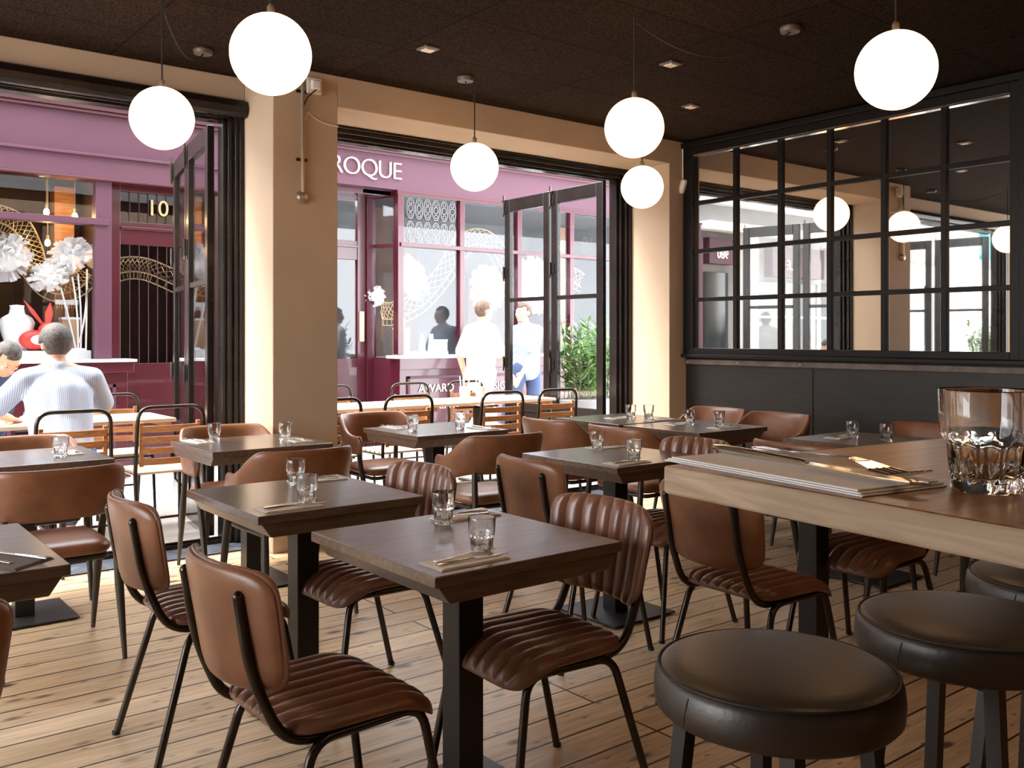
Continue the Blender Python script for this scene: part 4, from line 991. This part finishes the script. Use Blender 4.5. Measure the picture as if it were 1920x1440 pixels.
def person(lab, base, J, rot, shirt, trousers, hair, group=None, sleeve='short', shoes='cord', hands=None, s=1, collar=True):
    base = Vector(base); e = empty('person', base, 0, lab, 'person', group)
    def L(p): return Vector(p)-base
    hp, ch, nk, hd_ = L(J['hip']), L(J['chest']), L(J['neck']), L(J['head'])
    b = MB()
    limb(b, (hp, (hp+ch)/2, ch), (.115, .110, .125)); limb(b, (nk-Vector((0, 0, .03)), (nk+hd_)/2, hd_-Vector((0, 0, .02))), (.062, .052, .055))
    limb(b, (L(J['shL']), nk, L(J['shR'])), (.052, .06, .052))
    for q in 'LR':
        sh_, el_, wr = L(J['sh'+q]), L(J['el'+q]), L(J['wr'+q])
        limb(b, (sh_, el_, wr), (.050, .038, .026)); dd = (wr-el_).normalized(); hand(b, wr, hands[q] if hands else dd, (0, 0, 1) if abs(dd.z) < .8 else (0, 1, 0))
        kn, an = L(J['kn'+q]), L(J['an'+q]); limb(b, (hp+Vector((.09 if q == 'R' else -.09, 0, 0)), kn, an), (.085, .055, .036))
    head(b, hd_, rot, s)
    bo = remesh(b.build('body', M['skin'], e), .0075, 3)
    face_bits(e, J['head'], rot, base, s); hairs(e, J['head'], rot, base, hair, s)
    c = MB(); limb(c, (hp+Vector((0, 0, .02)), (hp+ch)/2, ch), (.150, .142, .155))
    wv_ = (L(J['shR'])-L(J['shL'])); uu = wv_.normalized()
    limb(c, (hp-uu*.055, (hp+ch)/2-uu*.06, ch-uu*.07), (.120, .125, .13)); limb(c, (hp+uu*.055, (hp+ch)/2+uu*.06, ch+uu*.07), (.120, .125, .13))
    limb(c, (L(J['shL']), nk-Vector((0, 0, .045)), L(J['shR'])), (.075, .078, .075))
    if collar: c.lathe([(.001, -.02), (.075, -.02), (.068, .03), (.066, .035), (.001, .035)], nk+Vector((0, 0, -.0)), 20)
    for q in 'LR':
        sh_, el_, wr = L(J['sh'+q]), L(J['el'+q]), L(J['wr'+q])
        if sleeve == 'short': limb(c, (sh_, sh_.lerp(el_, .82)), (.074, .070))
        else: limb(c, (sh_, el_, el_.lerp(wr, .9)), (.074, .055, .040))
    remesh(c.build('shirt', shirt, e), .011, 5)
    t = MB(); t.ball(hp, (.165, .14, .12), 18, 12)
    for q in 'LR':
        kn, an = L(J['kn'+q]), L(J['an'+q]); limb(t, (hp+Vector((.09 if q == 'R' else -.09, 0, 0)), kn, an.lerp(kn, .12)), (.105, .072, .058))
    remesh(t.build('trousers', trousers, e), .012, 4)
    for q in 'LR':
        an = L(J['an'+q]); f = J.get('fwd', Vector((0, 1, 0))); k = MB(); k.ball(an+f*.06-Vector((0, 0, .045)), (.045+.05*abs(f.x), .045+.05*abs(f.y)+.03, .045)); k.build('shoe', M[shoes], e)
    return e
HR = Euler
person('man with grey hair and pale blue striped shirt seen from behind at the outdoor table', (1.35, 6.10, 0),
    dict(hip=(1.36, 6.12, .585), chest=(1.37, 6.28, .94), neck=(1.375, 6.345, 1.12), head=(1.378, 6.41, 1.265), shL=(1.185, 6.31, 1.045), shR=(1.565, 6.29, 1.045),
         elL=(1.035, 6.50, .845), elR=(1.69, 6.46, .845), wrL=(1.17, 6.68, .785), wrR=(1.56, 6.68, .785), knL=(1.25, 6.52, .56), knR=(1.47, 6.52, .56), anL=(1.24, 6.48, .08), anR=(1.48, 6.48, .08)),
    HR((-.25, 0, -.05)), M['shirt'], M['denim'], M['greyhair'])
person('man in dark clothing bent forward facing the camera at far left outdoors', (1.15, 7.28, 0),
    dict(hip=(1.06, 7.32, .585), chest=(1.11, 7.20, .90), neck=(1.16, 7.12, 1.06), head=(1.215, 7.03, 1.165), shL=(1.31, 7.16, .99), shR=(.93, 7.16, .99),
         elL=(1.40, 6.98, .83), elR=(.80, 6.98, .82), wrL=(1.30, 6.83, .785), wrR=(.95, 6.85, .785), knL=(1.18, 6.93, .56), knR=(.96, 6.93, .56), anL=(1.18, 7.0, .08), anR=(.96, 7.0, .08), fwd=Vector((0, -1, 0))),
    HR((-.75, .12, pi-.45), 'XYZ') if False else Euler((0, 0, pi+.28)).to_matrix().to_4x4().__matmul__(Euler((-.80, 0, 0)).to_matrix().to_4x4()).to_euler(), M['navy'], M['denim'], M['greyhair'], sleeve='long')
def walker(lab, x, y, shirt, trousers, hair, d=1, ph=1):
    person(lab, (x, y, 0), dict(hip=(x, y, .92), chest=(x+.02*d, y, 1.24), neck=(x+.03*d, y, 1.44), head=(x+.05*d, y, 1.585), shL=(x+.0, y+.19, 1.37), shR=(x+.0, y-.19, 1.37),
        elL=(x-.10*d*ph, y+.24, 1.10), elR=(x+.10*d*ph, y-.24, 1.10), wrL=(x-.02*d*ph, y+.24, .86), wrR=(x+.24*d*ph, y-.22, .90), knL=(x+.20*d*ph, y+.09, .50), knR=(x-.06*d*ph, y-.09, .49),
        anL=(x+.26*d*ph, y+.09, .10), anR=(x-.32*d*ph, y-.09, .13), fwd=Vector((d, 0, 0))), Euler((0, 0, -pi/2*d)), shirt, trousers, hair, 'people walking past outside')
walker('passer by in a white shirt walking in front of the shop panels', 5.86, 7.95, M['shirt_white'], M['white'], M['brownhair'], 1)
walker('passer by in pale blue seen through the folded door glass', 6.82, 8.35, M['shirt'], M['navy'], M['brownhair'], -1)
